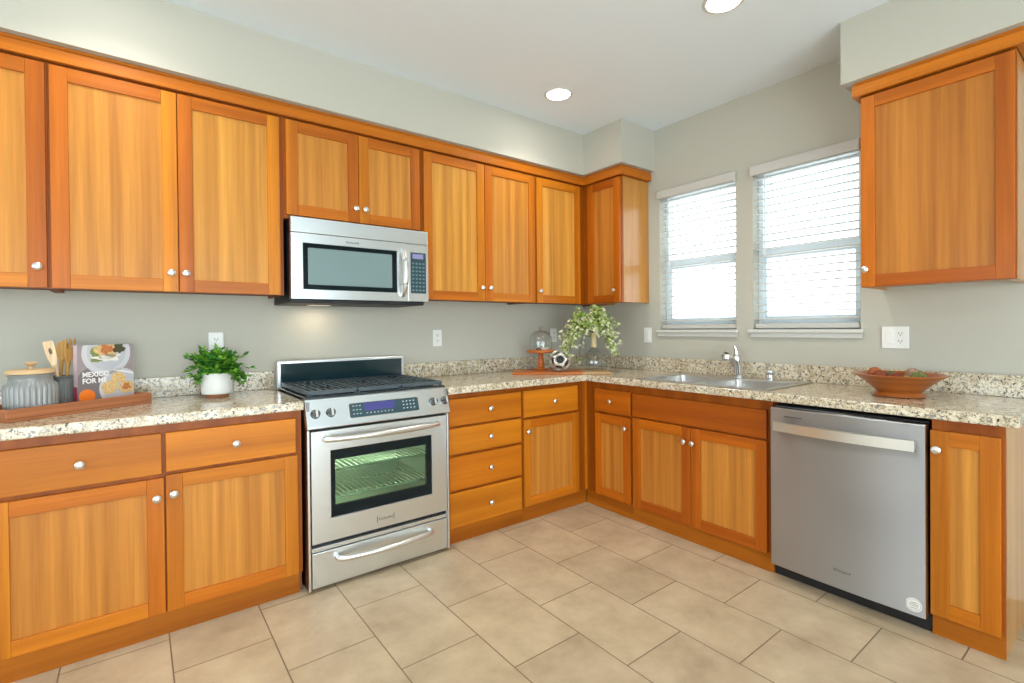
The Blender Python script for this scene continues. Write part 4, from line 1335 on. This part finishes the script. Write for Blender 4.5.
# small pastries under the dome
M_BUN = plain('brown_pastry', srgb(120, 84, 62), .7, var=.3, scale=120)
M_ICE = plain('pale_pastry', srgb(214, 196, 184), .6, var=.15, scale=120)
for i, (ox, oy, mm, nm) in enumerate(((-.036, -.02, M_BUN, 'small dark pastry under the glass dome, left of the others'), (.004, -.032, M_ICE, 'small pale pastry under the glass dome, in the middle front'),
                              (.040, -.022, M_ICE, 'small pale pastry under the glass dome, at the right'))):
    tag(obj('pastry', MB().lathe([(.016, 0), (.019, .006), (.017, .014), (.010, .019), (0, .020)], (sx + ox, sy + oy, zc + .1508), seg=20), mm, None, (sx + ox, sy + oy, zc + .1508)), nm, 'pastry', 'pastries under the dome')

# openwork metal ball
bx, by, br = -.712, -.458, .080
gb = thing('decorative_ball', (bx, by, zc), 'openwork silver and black decorative ball beside the cake stand', 'ornament')
bmx = bmesh.new()
bmesh.ops.create_icosphere(bmx, subdivisions=1, radius=br)
mb = MB()
gc = Vector((bx, by, zc + br + .002))
RM = Vector((0, 0, 1)).rotation_difference(Vector((-.66, -.70, .12)).normalized()).to_matrix()
for e in bmx.edges:
    pa, pb = [RM @ f.calc_center_median().normalized() for f in e.link_faces]
    mb.tube([gc + pa.lerp(pb, k / 6).normalized() * (br - .0125) for k in range(7)], [.0150, .0125, .0110, .0105, .0110, .0125, .0150], 10)
bmx.free()
obj('lattice', mb, plain('silver_mosaic', srgb(206, 200, 188), .3, .6, var=.6, scale=130), gb, recalc=True)
obj('dark_core', MB().ball((bx, by, zc + br + .002), br * .70), M_BLACK, gb)

# glass bottle vase and its hanging stems
vx, vy = -.446, -.538
vs_ = thing('glass_vase', (vx, vy, zc), 'round clear glass bottle with a pale cork-wrapped neck, at the right end of the board', 'vase')
vp = [(0, .0), (.060, .0), (.078, .012), (.087, .045), (.086, .075), (.074, .108), (.052, .132), (.030, .148), (.0195, .160), (.0175, .175)]
mb = MB().lathe(vp, (vx, vy, zc), seg=48, caps=False)
obj('bulb', mb, M_GLASS, vs_, recalc=False)
obj('neck', MB().lathe([(.0172, .168), (.0205, .170), (.0205, .262), (.022, .266), (.022, .276), (.0165, .2765), (.0165, .20)], (vx, vy, zc), seg=28, caps=False), M_CORK, vs_)
gr = thing('hanging_greenery', (vx, vy, zc + .20), 'drooping pale green and white blossoming stems spilling from the glass vase', 'plant')
rr = random.Random(5)
mbS, mbL = MB(), MB()
right = Vector((rt.x, rt.y, 0)).normalized()      # along the diagonal of the corner
toward = Vector((-1, -1, 0)).normalized()
specs = []
for k in range(46):
    lat = rr.uniform(-.25, .10) if k < 36 else rr.uniform(.05, .20)
    dep = rr.uniform(-.05, .13)
    specs.append((lat, dep, rr.uniform(.08, .20), rr.uniform(.06, .32) if abs(lat) > .08 else rr.uniform(.0, .10)))
specs += [(-.24, .06, .06, .25), (-.20, .09, .07, .22), (-.22, .02, .05, .19), (.165, .0, .075, .235), (.175, .05, .08, .16), (.15, .03, .10, .17), (.16, .08, .06, .20)]
top = Vector((vx, vy, zc + .274))
for (lat, dep, rise, fall) in specs:
    P = []
    end = right * lat + toward * dep
    for q in range(9):
        t = q / 8
        hz_ = rise * math.sin(min(1, t * 1.7) * PI / 2) - fall * max(0, (t - .42) / .58) ** 1.5
        p = top + end * (t ** .8) + Vector((0, 0, hz_))
        p.x = min(p.x, -.045); p.y = min(p.y, -.045); p.z = min(p.z, 1.405 if (p.x > -.37 or p.y > -.37) else 1.46)
        P.append(p)
    P.insert(0, Vector((vx + rr.uniform(-.006, .006), vy + rr.uniform(-.006, .006), zc + .205)))
    mbS.tube(P, .0012, 5)
    for q in range(3, 10):
        for rep in range(5):
            c0 = P[q] + Vector((rr.uniform(-.016, .016), rr.uniform(-.016, .016), rr.uniform(-.018, .012)))
            c0.z = min(c0.z, 1.410 if (c0.x > -.37 or c0.y > -.37) else 1.46)
            di = Vector((rr.uniform(-1, 1), rr.uniform(-1, 1), rr.uniform(-.9, .15)))
            nn_ = Vector((rr.uniform(-1, .2), rr.uniform(-1, .2), rr.uniform(0, 1))).normalized()
            outer_ = q > 5
            leaf(mbL, c0, di, nn_, rr.uniform(.018, .034), rr.uniform(.014, .022), rr.choice((1, 2, 2, 2, 0) if outer_ else (0, 1, 3, 1, 0)))
obj('stems', mbS, M_STEM, gr)
obj('blossoms', mbL, M_BLOOM, gr, recalc=False)

# ------------------------------------------------------------------ wooden bowl on the right counter
ox, oy = -.325, -2.345
wb = thing('wooden_bowl', (ox, oy, ZB), 'wide turned wooden bowl with a flared rim, on the right counter below the double plate', 'bowl')
mb = MB().lathe([(0, 0), (.097, 0), (.101, .004), (.098, .012), (.086, .022), (.090, .030), (.125, .062), (.158, .088), (.174, .098), (.175, .102), (.170, .104), (.150, .092), (.112, .058), (.076, .024), (0, .017)], (ox, oy, ZB), seg=64, caps=False)
obj('bowl', mb, W_BOWL, wb)
balls = [(-.070, -.030, .034, (132, 66, 40), 'rusty red woven ball at the left in the wooden bowl'), (-.010, -.062, .036, (120, 54, 38), 'dark red ball at the front of the wooden bowl'),
         (.022, .020, .036, (176, 166, 106), 'straw coloured ball in the middle of the wooden bowl'), (.072, -.028, .033, (110, 116, 66), 'mossy green ball right of the middle of the wooden bowl'),
         (-.030, .060, .033, (92, 100, 64), 'dark moss ball at the back of the wooden bowl'), (.052, .078, .030, (160, 128, 108), 'dusty tan ball at the right back of the wooden bowl'),
         (-.090, .035, .030, (170, 96, 54), 'light rust ball at the far left of the wooden bowl')]
right2 = Vector((math.sin(.255), -math.cos(.255), 0))
for a_, b_2, r_, col_, lb_ in balls:
    # right2 runs across the view of the bowl, away points from the camera to the wall
    away = Vector((math.cos(.255), math.sin(.255), 0))
    p = Vector((ox, oy, 0)) + right2 * a_ + away * b_2
    rad = math.hypot(a_, b_2)
    floor_z = ZB + (.019 if rad < .05 else .024 + (rad - .05) * .85)
    z_ = floor_z + r_ * (1.10 if rad < .05 else 1.16)
    tag(obj('decorative_ball', MB().ball((p.x, p.y, z_), r_, seg=24, rings=14), plain('moss_ball_%d_%d' % (col_[0], col_[1]), srgb(*col_), .9, var=.45, scale=130), None, (p.x, p.y, z_ - r_)), lb_, 'ornament', 'balls in the wooden bowl')
